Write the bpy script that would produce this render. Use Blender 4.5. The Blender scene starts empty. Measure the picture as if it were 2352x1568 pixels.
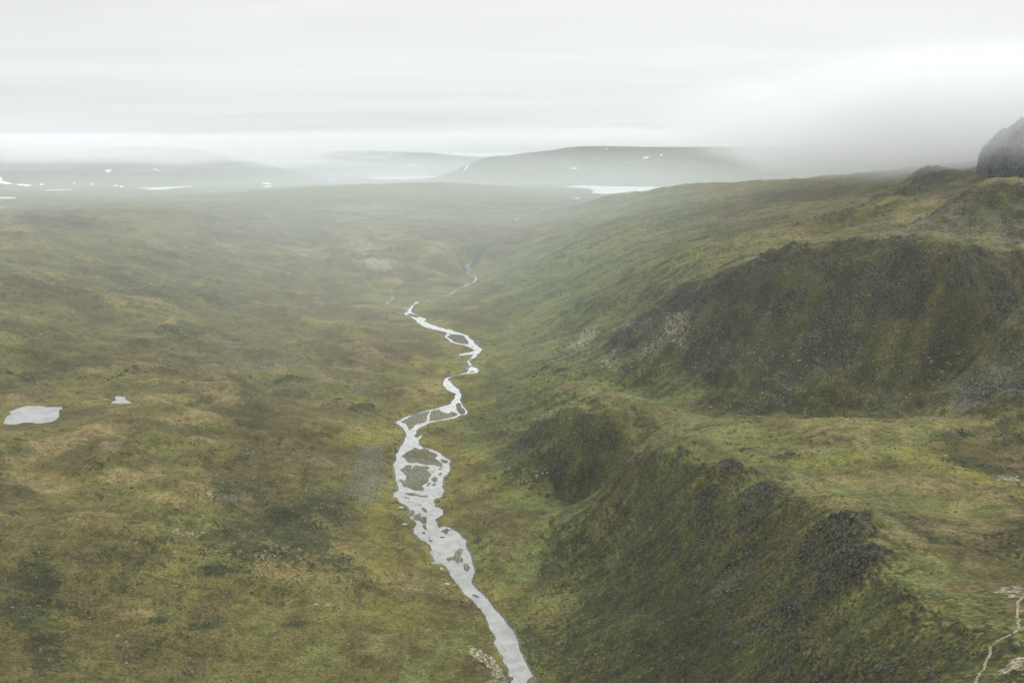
import bpy, bmesh, math, random
import numpy as np

random.seed(7)
rng = np.random.default_rng(11)
S = bpy.context.scene
COL = S.collection

# ------------------------------------------------------------------ camera
CAM_H = 300.0
PITCH = math.radians(12.75)
LENS = 28.0
cam_data = bpy.data.cameras.new('camera')
cam_data.lens = LENS
cam_data.sensor_width = 36.0
cam_data.clip_start = 1.0
cam_data.clip_end = 90000.0
cam = bpy.data.objects.new('camera', cam_data)
cam.location = (0, 0, CAM_H)
cam.rotation_euler = (math.radians(90) - PITCH, 0, 0)
COL.objects.link(cam)
S.camera = cam

# ------------------------------------------------------------------ light
SUN_EL, SUN_AZ = math.radians(44), math.radians(62)     # azimuth from +Y towards +X
world = bpy.data.worlds.new('World')
S.world = world
world.use_nodes = True


def build_world():
    nt = world.node_tree
    nt.nodes.clear()
    N = nt.nodes.new
    L = nt.links.new
    out = N('ShaderNodeOutputWorld')
    bg = N('ShaderNodeBackground')
    L(bg.outputs[0], out.inputs[0])
    sky = N('ShaderNodeTexSky')
    sky.sky_type = 'NISHITA'
    sky.sun_disc = False
    sky.sun_elevation = SUN_EL
    sky.sun_rotation = SUN_AZ
    sky.air_density = 1.0
    sky.dust_density = 3.0
    skym = N('ShaderNodeMix'); skym.data_type = 'RGBA'; skym.blend_type = 'MULTIPLY'
    skym.inputs[0].default_value = 1.0
    L(sky.outputs[0], skym.inputs[6])
    skym.inputs[7].default_value = (0.08, 0.08, 0.08, 1)
    # closed cloud deck: noise laid out on a flat layer overhead
    tc = N('ShaderNodeTexCoord')
    sep = N('ShaderNodeSeparateXYZ')
    L(tc.outputs['Generated'], sep.inputs[0])
    zc = N('ShaderNodeMath'); zc.operation = 'MAXIMUM'; zc.inputs[1].default_value = 0.0
    L(sep.outputs['Z'], zc.inputs[0])
    za = N('ShaderNodeMath'); za.operation = 'ADD'; za.inputs[1].default_value = 0.07
    L(zc.outputs[0], za.inputs[0])
    dx = N('ShaderNodeMath'); dx.operation = 'DIVIDE'
    dy = N('ShaderNodeMath'); dy.operation = 'DIVIDE'
    L(sep.outputs['X'], dx.inputs[0]); L(za.outputs[0], dx.inputs[1])
    L(sep.outputs['Y'], dy.inputs[0]); L(za.outputs[0], dy.inputs[1])
    comb = N('ShaderNodeCombineXYZ')
    L(dx.outputs[0], comb.inputs[0]); L(dy.outputs[0], comb.inputs[1])
    mp = N('ShaderNodeMapping')
    mp.inputs['Location'].default_value = (3.1, 1.7, 0.0)
    mp.inputs['Rotation'].default_value = (0, 0, 0.25)
    mp.inputs['Scale'].default_value = (0.20, 0.55, 1)
    L(comb.outputs[0], mp.inputs[0])
    n1 = N('ShaderNodeTexNoise')
    n1.inputs['Scale'].default_value = 1.0
    n1.inputs['Detail'].default_value = 7
    n1.inputs['Roughness'].default_value = 0.52
    n1.inputs['Distortion'].default_value = 0.35
    L(mp.outputs[0], n1.inputs['Vector'])
    ramp = N('ShaderNodeValToRGB')
    ramp.color_ramp.elements[0].position = 0.30
    ramp.color_ramp.elements[0].color = (0.597, 0.597, 0.596, 1)
    ramp.color_ramp.elements[1].position = 0.68
    ramp.color_ramp.elements[1].color = (0.735, 0.734, 0.732, 1)
    L(n1.outputs[0], ramp.inputs[0])
    # overcast brightens overhead; zenith pushed beyond the plain law to light haze and ground
    m1 = N('ShaderNodeMath'); m1.operation = 'MULTIPLY_ADD'
    zp = N('ShaderNodeMath'); zp.operation = 'POWER'; zp.inputs[1].default_value = 1.5
    L(zc.outputs[0], zp.inputs[0])
    L(zp.outputs[0], m1.inputs[0]); m1.inputs[1].default_value = 2.6; m1.inputs[2].default_value = 1.0
    mul = N('ShaderNodeMix'); mul.data_type = 'RGBA'; mul.blend_type = 'MULTIPLY'
    mul.inputs[0].default_value = 1.0
    L(ramp.outputs[0], mul.inputs[6])
    cb = N('ShaderNodeCombineXYZ')
    for i in range(3):
        L(m1.outputs[0], cb.inputs[i])
    L(cb.outputs[0], mul.inputs[7])
    mix = N('ShaderNodeMix'); mix.data_type = 'RGBA'
    mix.inputs[0].default_value = 0.93
    L(skym.outputs[2], mix.inputs[6]); L(mul.outputs[2], mix.inputs[7])
    L(mix.outputs[2], bg.inputs[0])
    bg.inputs[1].default_value = 1.0


build_world()
sd = bpy.data.lights.new('sun', 'SUN')
sd.energy = 1.5
sd.angle = math.radians(14)
sd.color = (1.0, 0.985, 0.96)
sun = bpy.data.objects.new('sun', sd)
sun.rotation_euler = (math.radians(90) - SUN_EL, 0, -SUN_AZ + math.pi)
sun.location = (800, 800, 2500)
COL.objects.link(sun)

S.view_settings.view_transform = 'Standard'
S.view_settings.look = 'None'
S.view_settings.exposure = 0.30
S.view_settings.gamma = 1.0
S.view_settings.use_curve_mapping = False
S.render.engine = 'CYCLES'
cy = S.cycles
cy.use_denoising = True
cy.denoiser = 'OPENIMAGEDENOISE'
cy.max_bounces = 8
cy.diffuse_bounces = 2
cy.glossy_bounces = 2
cy.transparent_max_bounces = 8
cy.volume_bounces = 2
cy.use_adaptive_sampling = False
cy.sample_clamp_indirect = 6.0
cy.volume_step_rate = 1.5
cy.volume_max_steps = 256

# ------------------------------------------------------------------ pixel rays
F = 2352 * LENS / 36.0           # focal length in the 2352-wide measuring picture
CP, SP = math.cos(PITCH), math.sin(PITCH)


def ray(u, v):
    a, b = (u - 1176.0), (v - 784.0)
    return np.array([a, F * CP - b * SP, -F * SP - b * CP])


def at_h(u, v, h):
    d = ray(u, v)
    t = (h - CAM_H) / d[2]
    return d[0] * t, d[1] * t, h


def at_r(u, v, r):
    d = ray(u, v)
    t = r / math.hypot(d[0], d[1])
    return d[0] * t, d[1] * t, CAM_H + d[2] * t


SRC = 2352 / 2560.0
CROPS = {'A': (900, 640, 5.88), 'B': (940, 840, 6.5333), 'C': (940, 1060, 7.84), 'D': (960, 1230, 7.84),
         'E': (1050, 1400, 5.107), 'H': (0, 960, 5.88), 'L': (0, 300, 2.735), 'M': (850, 300, 2.735), 'R': (1700, 300, 2.735),
         'T': (2330, 1450, 6.1)}


def px(c, X, Y):
    x0, y0, s = CROPS[c]
    return (x0 + X / s) * SRC, (y0 + Y / s) * SRC


# ------------------------------------------------------------------ noise
def _hash(ix, iy, seed):
    h = (ix.astype(np.uint32) * np.uint32(374761393) + iy.astype(np.uint32) * np.uint32(668265263)
         + np.uint32((seed * 1442695041) & 0xffffffff))
    h = (h ^ (h >> np.uint32(13))) * np.uint32(1274126177)
    h = h ^ (h >> np.uint32(16))
    return h


_ANG = np.linspace(0, 2 * np.pi, 256, endpoint=False)
_GX, _GY = np.cos(_ANG).astype(np.float32), np.sin(_ANG).astype(np.float32)


def gnoise(x, y, seed=0):
    """gradient noise about -1..1"""
    fx, fy = np.floor(x), np.floor(y)
    ix, iy = fx.astype(np.int64), fy.astype(np.int64)
    dx, dy = (x - fx).astype(np.float32), (y - fy).astype(np.float32)
    ux = dx * dx * dx * (dx * (dx * 6 - 15) + 10)
    uy = dy * dy * dy * (dy * (dy * 6 - 15) + 10)

    def g(ax, ay):
        k = (_hash(ix + ax, iy + ay, seed) & np.uint32(255)).astype(np.int64)
        return _GX[k] * (dx - ax) + _GY[k] * (dy - ay)
    a = g(0, 0); b = g(1, 0); c = g(0, 1); d = g(1, 1)
    return (a + ux * (b - a) + uy * ((c + ux * (d - c)) - (a + ux * (b - a)))) * 1.5


def fbm(x, y, scale, octaves, seed=0, gain=0.5, spacing=None, ridged=False):
    """sum of octaves; octaves finer than the local mesh spacing fade out"""
    out = np.zeros(np.shape(x), np.float32)
    amp, s = 1.0, scale
    for o in range(octaves):
        n = gnoise(x / s + 17.3 * o, y / s - 9.1 * o, seed + o)
        if ridged:
            n = 1.0 - 2.0 * np.abs(n)
        if spacing is not None:
            n = n * np.clip((s / spacing - 2.0) / 2.0, 0, 1)
        out += amp * n
        amp *= gain
        s *= 0.5
    return out


def sstep(a, b, x):
    t = np.clip((x - a) / (b - a), 0, 1)
    return t * t * (3 - 2 * t)


# ------------------------------------------------------------------ land form: points on the ground, then a smooth sheet through them
RIV_R = np.array([0, 400, 900, 1150, 1700, 2100, 2300, 2700, 3400, 30000.])
RIV_Z = np.array([0, 0.5, 4, 6, 11, 15, 22, 45, 70, 90.])


def hw_of_r(r):
    return np.interp(r, RIV_R, RIV_Z)


def on_river(u, v):
    h = 0.0
    for _ in range(12):
        x, y, _z = at_h(u, v, h)
        h = 0.5 * h + 0.5 * float(hw_of_r(math.hypot(x, y)))
    return at_h(u, v, h)


cps = []


def C(u, v, h):
    cps.append(at_h(u, v, h))


def CR(u, v, r):
    cps.append(at_r(u, v, r))


def CX(u, r, h):           # along the picture column u at ground distance r
    x, y, _ = at_r(u, 500, r)
    cps.append((x, y, h))


# river line and its flats
for u, v in [(1205, 1568), (1140, 1420), (1050, 1300), (1000, 1200), (960, 1120), (975, 1040), (950, 990), (1030, 940), (1045, 880),
             (1080, 840), (1090, 800), (1040, 770), (960, 725), (940, 705), (1020, 680), (1080, 650), (1080, 620)]:
    x, y, z = on_river(u, v)
    cps.append((x, y, z + 0.5))
for u, v, dh in [(1100, 1500, 2), (950, 1420, 4), (880, 1300, 5), (850, 1180, 5), (820, 1080, 7), (860, 1000, 4), (900, 900, 8), (930, 820, 9),
                 (900, 750, 6), (860, 690, 8), (1300, 1500, 3), (1190, 1380, 3), (1100, 1180, 4), (1090, 1060, 4), (1120, 960, 5), (1160, 860, 8),
                 (1160, 780, 9), (1080, 710, 6), (1020, 1568, 4)]:
    x, y, z = on_river(u, v)
    cps.append((x, y, z + dh))
# left moor
for p in [(800, 1568, 9), (500, 1568, 22), (200, 1568, 40), (0, 1568, 55), (-150, 1568, 70), (700, 1400, 14), (400, 1400, 30), (100, 1400, 52), (0, 1400, 58),
          (700, 1250, 18), (450, 1250, 36), (150, 1250, 58), (0, 1250, 64), (650, 1100, 24), (400, 1080, 46), (200, 1060, 62), (0, 1080, 66),
          (750, 980, 17), (560, 960, 36), (400, 965, 52), (200, 985, 64), (0, 1000, 66), (75, 950, 62), (270, 918, 62), (150, 915, 66), (400, 915, 52), (560, 890, 36),
          (700, 880, 22), (800, 900, 14), (0, 880, 72), (200, 840, 70), (500, 820, 40), (760, 810, 20), (0, 780, 90), (250, 760, 74), (550, 740, 40), (780, 730, 18),
          (0, 690, 108), (250, 680, 86), (520, 670, 50), (750, 680, 24), (0, 620, 124), (220, 610, 104), (480, 600, 72), (720, 630, 36), (850, 655, 22),
          (0, 560, 138), (250, 550, 122), (500, 550, 92), (680, 570, 62), (0, 505, 148), (150, 495, 148), (330, 505, 136), (560, 510, 112)]:
    C(*p)
# rocky rise between the side stream and the gorge
for p in [(880, 625, 34), (830, 570, 66), (900, 560, 72), (960, 620, 36), (1010, 640, 24), (960, 560, 76), (1040, 560, 66), (1060, 600, 42), (1075, 575, 58),
          (800, 510, 98), (950, 510, 98), (1080, 520, 88), (1150, 535, 80), (1210, 515, 74), (1190, 500, 72), (700, 490, 116), (850, 470, 122), (1000, 470, 118),
          (1120, 470, 106), (1230, 470, 98), (900, 428, 150), (1000, 420, 152), (1080, 424, 148), (780, 430, 146), (650, 440, 138), (1160, 440, 118)]:
    C(*p)
for p in [(900, 7200, 95), (1000, 7400, 92), (1080, 7000, 95), (780, 7000, 100), (650, 7000, 98)]:
    CX(*p)
# valley side on the right, up to the shoulder and the plateau
for p in [(1120, 590, 45), (1180, 560, 70), (1150, 640, 32), (1220, 620, 58), (1300, 650, 60), (1250, 740, 30), (1230, 830, 20), (1350, 740, 52), (1330, 830, 38),
          (1290, 900, 36), (1210, 940, 18), (1300, 560, 96), (1230, 535, 85), (1400, 560, 118), (1400, 640, 92), (1420, 700, 82), (1500, 620, 128), (1550, 560, 150),
          (1300, 490, 112), (1420, 480, 148), (1420, 450, 160), (1530, 434, 200), (1620, 424, 212), (1530, 490, 176), (1700, 480, 196), (1700, 540, 184), (1650, 580, 172),
          (1800, 414, 236), (1950, 404, 254), (2100, 388, 280), (2180, 380, 290), (1850, 450, 224), (2000, 440, 240), (2120, 440, 252), (1850, 510, 208), (1990, 500, 222), (2080, 470, 240),
          (2230, 430, 262), (2272, 414, 280), (2310, 428, 274), (2212, 455, 250), (2130, 487, 233), (2352, 425, 275), (2450, 420, 270), (2352, 470, 252), (2200, 490, 238), (2100, 530, 222), (2300, 540, 228),
          (1900, 556, 212), (1760, 588, 190), (1640, 622, 160), (1560, 660, 132), (1500, 705, 106), (1450, 760, 84), (2450, 560, 226),
          (1400, 860, 50), (1500, 850, 66), (1600, 840, 82), (1750, 860, 92), (1900, 870, 102), (2050, 870, 112), (2200, 850, 124), (2352, 840, 134), (2450, 840, 138),
          (1600, 740, 122), (1800, 720, 150), (2000, 700, 168), (2200, 690, 182), (2352, 690, 190)]:
    C(*p)
for p in [(1530, 3700, 120), (1800, 3800, 150), (2000, 3700, 190), (1400, 4300, 98), (2100, 3900, 220), (1650, 4500, 96), (2200, 3600, 290), (2352, 2600, 330), (2352, 4000, 320),
          (1300, 4800, 94), (2500, 1500, 320)]:
    CX(*p)
# terrace, dark knoll, near ridge
for p in [(1500, 930, 74), (1400, 930, 64), (1600, 1000, 86), (1750, 960, 96), (1900, 1000, 104), (2100, 970, 112), (2300, 960, 120), (2352, 1060, 114), (2100, 1080, 108), (1850, 1060, 99),
          (1650, 1050, 90), (1320, 955, 66), (1370, 975, 66), (1400, 1000, 62), (1440, 1050, 64), (1260, 985, 40), (1180, 1040, 18), (1250, 1105, 20), (1330, 1085, 30), (1150, 1080, 12), (1405, 1095, 29), (1436, 1068, 46), (1352, 1125, 15), (1300, 1140, 11), (1450, 1120, 36), (1480, 1040, 68), (1270, 1170, 16),
          (1500, 1072, 82), (1620, 1085, 96), (1720, 1105, 104), (1830, 1150, 114), (1920, 1215, 126), (1985, 1290, 136), (2080, 1370, 148), (2200, 1450, 163), (2300, 1500, 174),
          (1780, 1090, 100), (1950, 1130, 110), (2100, 1150, 114), (2250, 1160, 115), (2352, 1200, 118), (2100, 1230, 124), (2250, 1280, 131), (2352, 1330, 142), (2200, 1370, 147), (2352, 1430, 162),
          (2352, 1520, 178), (2280, 1568, 184), (2450, 1568, 188), (2450, 1300, 142), (2450, 1100, 118),
          (1480, 1160, 54), (1600, 1200, 72), (1720, 1250, 88), (1850, 1330, 106), (1950, 1420, 124), (2080, 1500, 146), (2180, 1568, 168), (2030, 1568, 142), (1900, 1568, 120),
          (1750, 1480, 88), (1600, 1480, 56), (1480, 1568, 36), (1620, 1568, 62), (1760, 1568, 92), (1600, 1330, 58), (1480, 1350, 36), (1380, 1450, 20), (1400, 1250, 28), (1300, 1350, 11),
          (1270, 1250, 11), (1150, 1230, 13)]:
    C(*p)
for p in [(1200, 60, 40), (1200, 200, 5), (600, 60, 60), (600, 200, 20), (200, 250, 55), (2000, 60, 190), (2352, 100, 200), (2700, 150, 200), (-200, 300, 75), (1600, 150, 130), (2700, 400, 160),
          (2700, 700, 190), (2700, 1500, 320), (-300, 700, 95), (-300, 1400, 150), (-300, 3000, 140)]:
    CX(*p)
# far plain with its lakes
LAKE_R_Z, LAKE_F_Z, LAKE_L_Z = 90.0, 84.0, 92.0
for p in [(0, 455, 92), (0, 432, 92), (150, 440, 92), (380, 433, 92), (330, 455, 94), (200, 470, 98), (0, 478, 100), (550, 440, 100), (620, 424, 100),
          (1350, 432, 91), (1450, 438, 89), (1250, 445, 96), (1300, 428, 91), (1500, 428, 91), (1600, 426, 92)]:
    C(*p)
for p in [(930, 10500, 83), (870, 10500, 85), (1000, 10800, 86), (1200, 7600, 95), (0, 7600, 100), (300, 7600, 104), (500, 7600, 110)]:
    CX(*p)
# far hills (column, picture height of the crest or slope, distance)
for p in [(60, 405, 8600), (0, 420, 8000), (250, 395, 8800), (450, 384, 9000), (520, 380, 9000), (600, 394, 9000), (680, 406, 9000), (760, 414, 9200)]:
    CR(*p)
for p in [(0, 10500, 400), (250, 10500, 430), (480, 10500, 380), (700, 10500, 130), (0, 14000, 430), (350, 14000, 430)]:
    CX(*p)
for p in [(700, 352, 14000), (820, 345, 14000), (900, 352, 14000), (980, 362, 14000), (1060, 366, 14500), (1150, 372, 15000), (880, 390, 13000), (1000, 398, 12500)]:
    CR(*p)
for p in [(1010, 412, 8700), (1050, 390, 8900), (1090, 371, 9000), (1150, 367, 9000), (1210, 369, 9100), (1250, 356, 9300), (1290, 351, 9500), (1340, 336, 9600), (1400, 334, 9600), (1480, 342, 9600), (1600, 350, 9600),
          (1750, 348, 9500), (1900, 345, 9300), (2050, 346, 9000), (2200, 340, 9000), (2400, 335, 9000),
          (1150, 410, 7800), (1280, 418, 7300), (1400, 395, 8100), (1550, 400, 7900), (1700, 390, 7900), (1850, 380, 8000), (2000, 380, 8000), (1700, 420, 6600)]:
    CR(*p)
for p in [(1200, 12000, 200), (1500, 12500, 420), (1900, 12500, 440), (2300, 12500, 440), (600, 20000, 300), (1200, 20000, 260), (1800, 20000, 380), (0, 20000, 380), (2352, 20000, 400), (2700, 8000, 440), (-300, 9000, 330),
          (-300, 20000, 350), (2700, 20000, 400)]:
    CX(*p)

CPS = np.array(cps)
_r = np.hypot(CPS[:, 0], CPS[:, 1])
PA = np.stack([np.arctan2(CPS[:, 0], CPS[:, 1]) * 1.15, np.log(_r)], 1)


def tps(d2):
    return np.where(d2 > 1e-12, 0.5 * d2 * np.log(d2 + 1e-20), 0.0)


n = len(PA)
D2 = ((PA[:, None, :] - PA[None]) ** 2).sum(-1)
K = tps(D2) + np.eye(n) * np.where(_r > 6500, 2e-5, 2.5e-4)
Pm = np.concatenate([np.ones((n, 1)), PA], 1)
Am = np.zeros((n + 3, n + 3))
Am[:n, :n] = K
Am[:n, n:] = Pm
Am[n:, :n] = Pm.T
# heights weighted so that near ground (where a metre shows) and far hills are solved alike
SOL = np.linalg.solve(Am, np.concatenate([CPS[:, 2], np.zeros(3)]))


def base_h(az, lr):
    sh = az.shape
    q = np.stack([az.ravel() * 1.15, lr.ravel()], 1)
    out = np.zeros(len(q))
    for i in range(0, len(q), 40000):
        s = q[i:i + 40000]
        d2 = (s[:, :1] - PA[:, 0]) ** 2 + (s[:, 1:] - PA[:, 1]) ** 2
        out[i:i + 40000] = tps(d2) @ SOL[:n] + SOL[n] + s @ SOL[n + 1:]
    return out.reshape(sh)


# grid: rings and spokes about the view point's foot, dense ahead and coarse behind
az_mid = np.linspace(-37.5, 37.5, 790)
az_l = np.linspace(-180, -37.5, 38)[:-1]
az_r = np.linspace(37.5, 180, 38)[1:]
AZ = np.radians(np.concatenate([az_l, az_mid, az_r]))
lr_list = [math.log(8.0)]
while lr_list[-1] < math.log(27000):
    r = math.exp(lr_list[-1])
    st = 0.12 if r < 110 else (0.0034 if r < 1300 else (0.0044 if r < 4000 else 0.0085))
    lr_list.append(lr_list[-1] + st)
LR = np.array(lr_list)
NR, NA = len(LR), len(AZ)

# coarse solve, then refine (the sheet is smooth between rings)
cz_r = np.linspace(LR[0], LR[-1], 330)
cz_a = np.radians(np.linspace(-60, 60, 300))
GA, GL = np.meshgrid(cz_a, cz_r)
HC = base_h(GA, GL)


def bil(HG, ga, gl, a, l):
    ia = np.clip(np.searchsorted(ga, a, side='right') - 1, 0, len(ga) - 2)
    il = np.clip(np.searchsorted(gl, l, side='right') - 1, 0, len(gl) - 2)
    ta = np.clip((a - ga[ia]) / (ga[ia + 1] - ga[ia]), 0, 1)
    tl = np.clip((l - gl[il]) / (gl[il + 1] - gl[il]), 0, 1)
    return ((HG[il, ia] * (1 - ta) + HG[il, ia + 1] * ta) * (1 - tl)
            + (HG[il + 1, ia] * (1 - ta) + HG[il + 1, ia + 1] * ta) * tl)


def cubic_up(HG, ga, gl, A, Lq):
    """separable Catmull-Rom from a regular coarse grid to arrays of spokes A and rings Lq"""
    def w(g, q):
        s = (q - g[0]) / (g[1] - g[0])
        i = np.clip(np.floor(s).astype(int), 0, len(g) - 2)
        t = np.clip(s - i, 0, 1)
        idx = np.clip(np.stack([i - 1, i, i + 1, i + 2], 1), 0, len(g) - 1)
        ww = np.stack([-.5 * t + t ** 2 - .5 * t ** 3, 1 - 2.5 * t ** 2 + 1.5 * t ** 3, .5 * t + 2 * t ** 2 - 1.5 * t ** 3, -.5 * t ** 2 + .5 * t ** 3], 1)
        return idx, ww
    ia, wa = w(ga, A)
    T = sum(HG[:, ia[:, k]] * wa[:, k] for k in range(4))
    il, wl = w(gl, Lq)
    return sum(T[il[:, k], :] * wl[:, k][:, None] for k in range(4))


H = cubic_up(HC, cz_a, cz_r, np.clip(AZ, cz_a[0], cz_a[-1]), LR)
A2, L2 = np.meshgrid(AZ, LR)
R2 = np.exp(L2)
X2 = R2 * np.sin(A2)
Y2 = R2 * np.cos(A2)
back = sstep(math.radians(50), math.radians(80), np.abs(A2))
H = H * (1 - back) + (110 + 0.012 * np.minimum(R2, 12000)) * back
H = np.clip(H, -3, 495)
dR = np.gradient(LR)[:, None] * R2
SPACING = np.maximum(R2 * 0.0017, dR * 0.4)      # smallest relief worth giving to the mesh here
wz = H.copy()

# ------------------------------------------------------------------ river outline (traced), laid on the water level
RIVER_POLY = [
    ('E', [(200, 10), (120, 45), (270, 40), (340, 95), (385, 200), (470, 300), (540, 410), (630, 480), (700, 560), (740, 610), (775, 615), (800, 660), (845, 715), (830, 740), (880, 840), (925, 930), (955, 990), (920, 1050), (970, 1100), (1005, 1185), (1055, 1230), (1050, 1290), (1110, 1370), (1130, 1460), (1150, 1568), (1170, 1750), (1640, 1750), (1520, 1560), (1435, 1450), (1390, 1370), (1330, 1260), (1285, 1140), (1240, 1010), (1185, 890), (1110, 810), (1020, 680), (950, 620), (900, 530), (790, 430), (740, 380), (665, 280), (690, 180), (690, 90), (665, 0), (660, -40), (200, -40)]),
    ('D', [(215, -10), (165, 85), (260, 115), (275, 165), (330, 215), (440, 260), (470, 300), (490, 365), (450, 380), (440, 400), (480, 450), (520, 520), (600, 560), (630, 600), (625, 650), (580, 700), (575, 800), (660, 870), (700, 925), (830, 970), (840, 1010), (890, 1030), (930, 1120), (870, 1185), (940, 1240), (1010, 1350), (870, 1400), (1120, 1400), (1230, 1480), (1290, 1600), (1780, 1600), (1775, 1500), (1740, 1400), (1720, 1260), (1640, 1120), (1600, 1010), (1630, 950), (1550, 880), (1480, 790), (1390, 750), (1290, 690), (1180, 660), (1080, 680), (1050, 620), (1020, 560), (1010, 520), (1080, 480), (1160, 430), (1165, 340), (1070, 290), (1010, 280), (1000, 220), (995, 140), (1120, 100), (1165, -10)]),
    ('C', [(410, -10), (520, 70), (590, 140), (565, 180), (590, 240), (540, 340), (470, 440), (430, 550), (340, 600), (385, 600), (380, 700), (325, 790), (350, 870), (350, 940), (380, 1000), (360, 1080), (420, 1160), (400, 1200), (435, 1240), (430, 1290), (370, 1350), (315, 1420), (410, 1440), (450, 1500), (550, 1568), (1110, 1568), (1170, 1450), (1280, 1420), (1330, 1320), (1350, 1280), (1310, 1200), (1340, 1150), (1330, 1040), (1420, 980), (1460, 870), (1430, 850), (1470, 720), (1360, 650), (1260, 560), (1150, 500), (930, 460), (850, 390), (840, 300), (990, 160), (960, 165), (880, 215), (800, 265), (745, 220), (800, 190), (795, 110), (870, 50), (1000, -10)]),
    ('B', [(1120, -10), (1190, 85), (1350, 125), (1500, 160), (1570, 195), (1650, 215), (1500, 270), (1355, 295), (1320, 370), (1345, 375), (1380, 325), (1530, 300), (1590, 300), (1520, 370), (1530, 400), (1460, 410), (1520, 470), (1545, 500), (1430, 535), (1520, 540), (1450, 600), (1330, 630), (1120, 690), (1090, 790), (1150, 870), (1220, 910), (1310, 940), (1240, 1060), (1200, 1110), (1000, 1170), (700, 1250), (500, 1310), (350, 1380), (300, 1420), (400, 1450), (480, 1568), (660, 1568), (680, 1530), (750, 1480), (900, 1410), (1100, 1370), (1290, 1340), (1380, 1290), (1480, 1285), (1510, 1240), (1470, 1200), (1420, 1130), (1385, 1050), (1400, 950), (1360, 870), (1280, 810), (1220, 740), (1180, 710), (1200, 680), (1390, 630), (1660, 600), (1690, 560), (1620, 500), (1560, 480), (1550, 380), (1620, 350), (1740, 220), (1660, 160), (1700, 110), (1680, 80), (1560, 60), (1510, -10)]),
    ('A', [(690, 800), (630, 860), (760, 905), (830, 960), (860, 1000), (930, 1040), (1080, 1080), (1230, 1110), (1280, 1130), (1240, 1180), (1300, 1240), (1370, 1280), (1540, 1310), (1620, 1350), (1700, 1400), (1790, 1370), (1720, 1310), (1770, 1290), (1740, 1250), (1640, 1230), (1580, 1160), (1460, 1130), (1340, 1080), (1150, 1040), (1020, 990), (960, 960), (970, 920), (900, 890), (840, 860), (770, 830)]),
]
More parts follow.
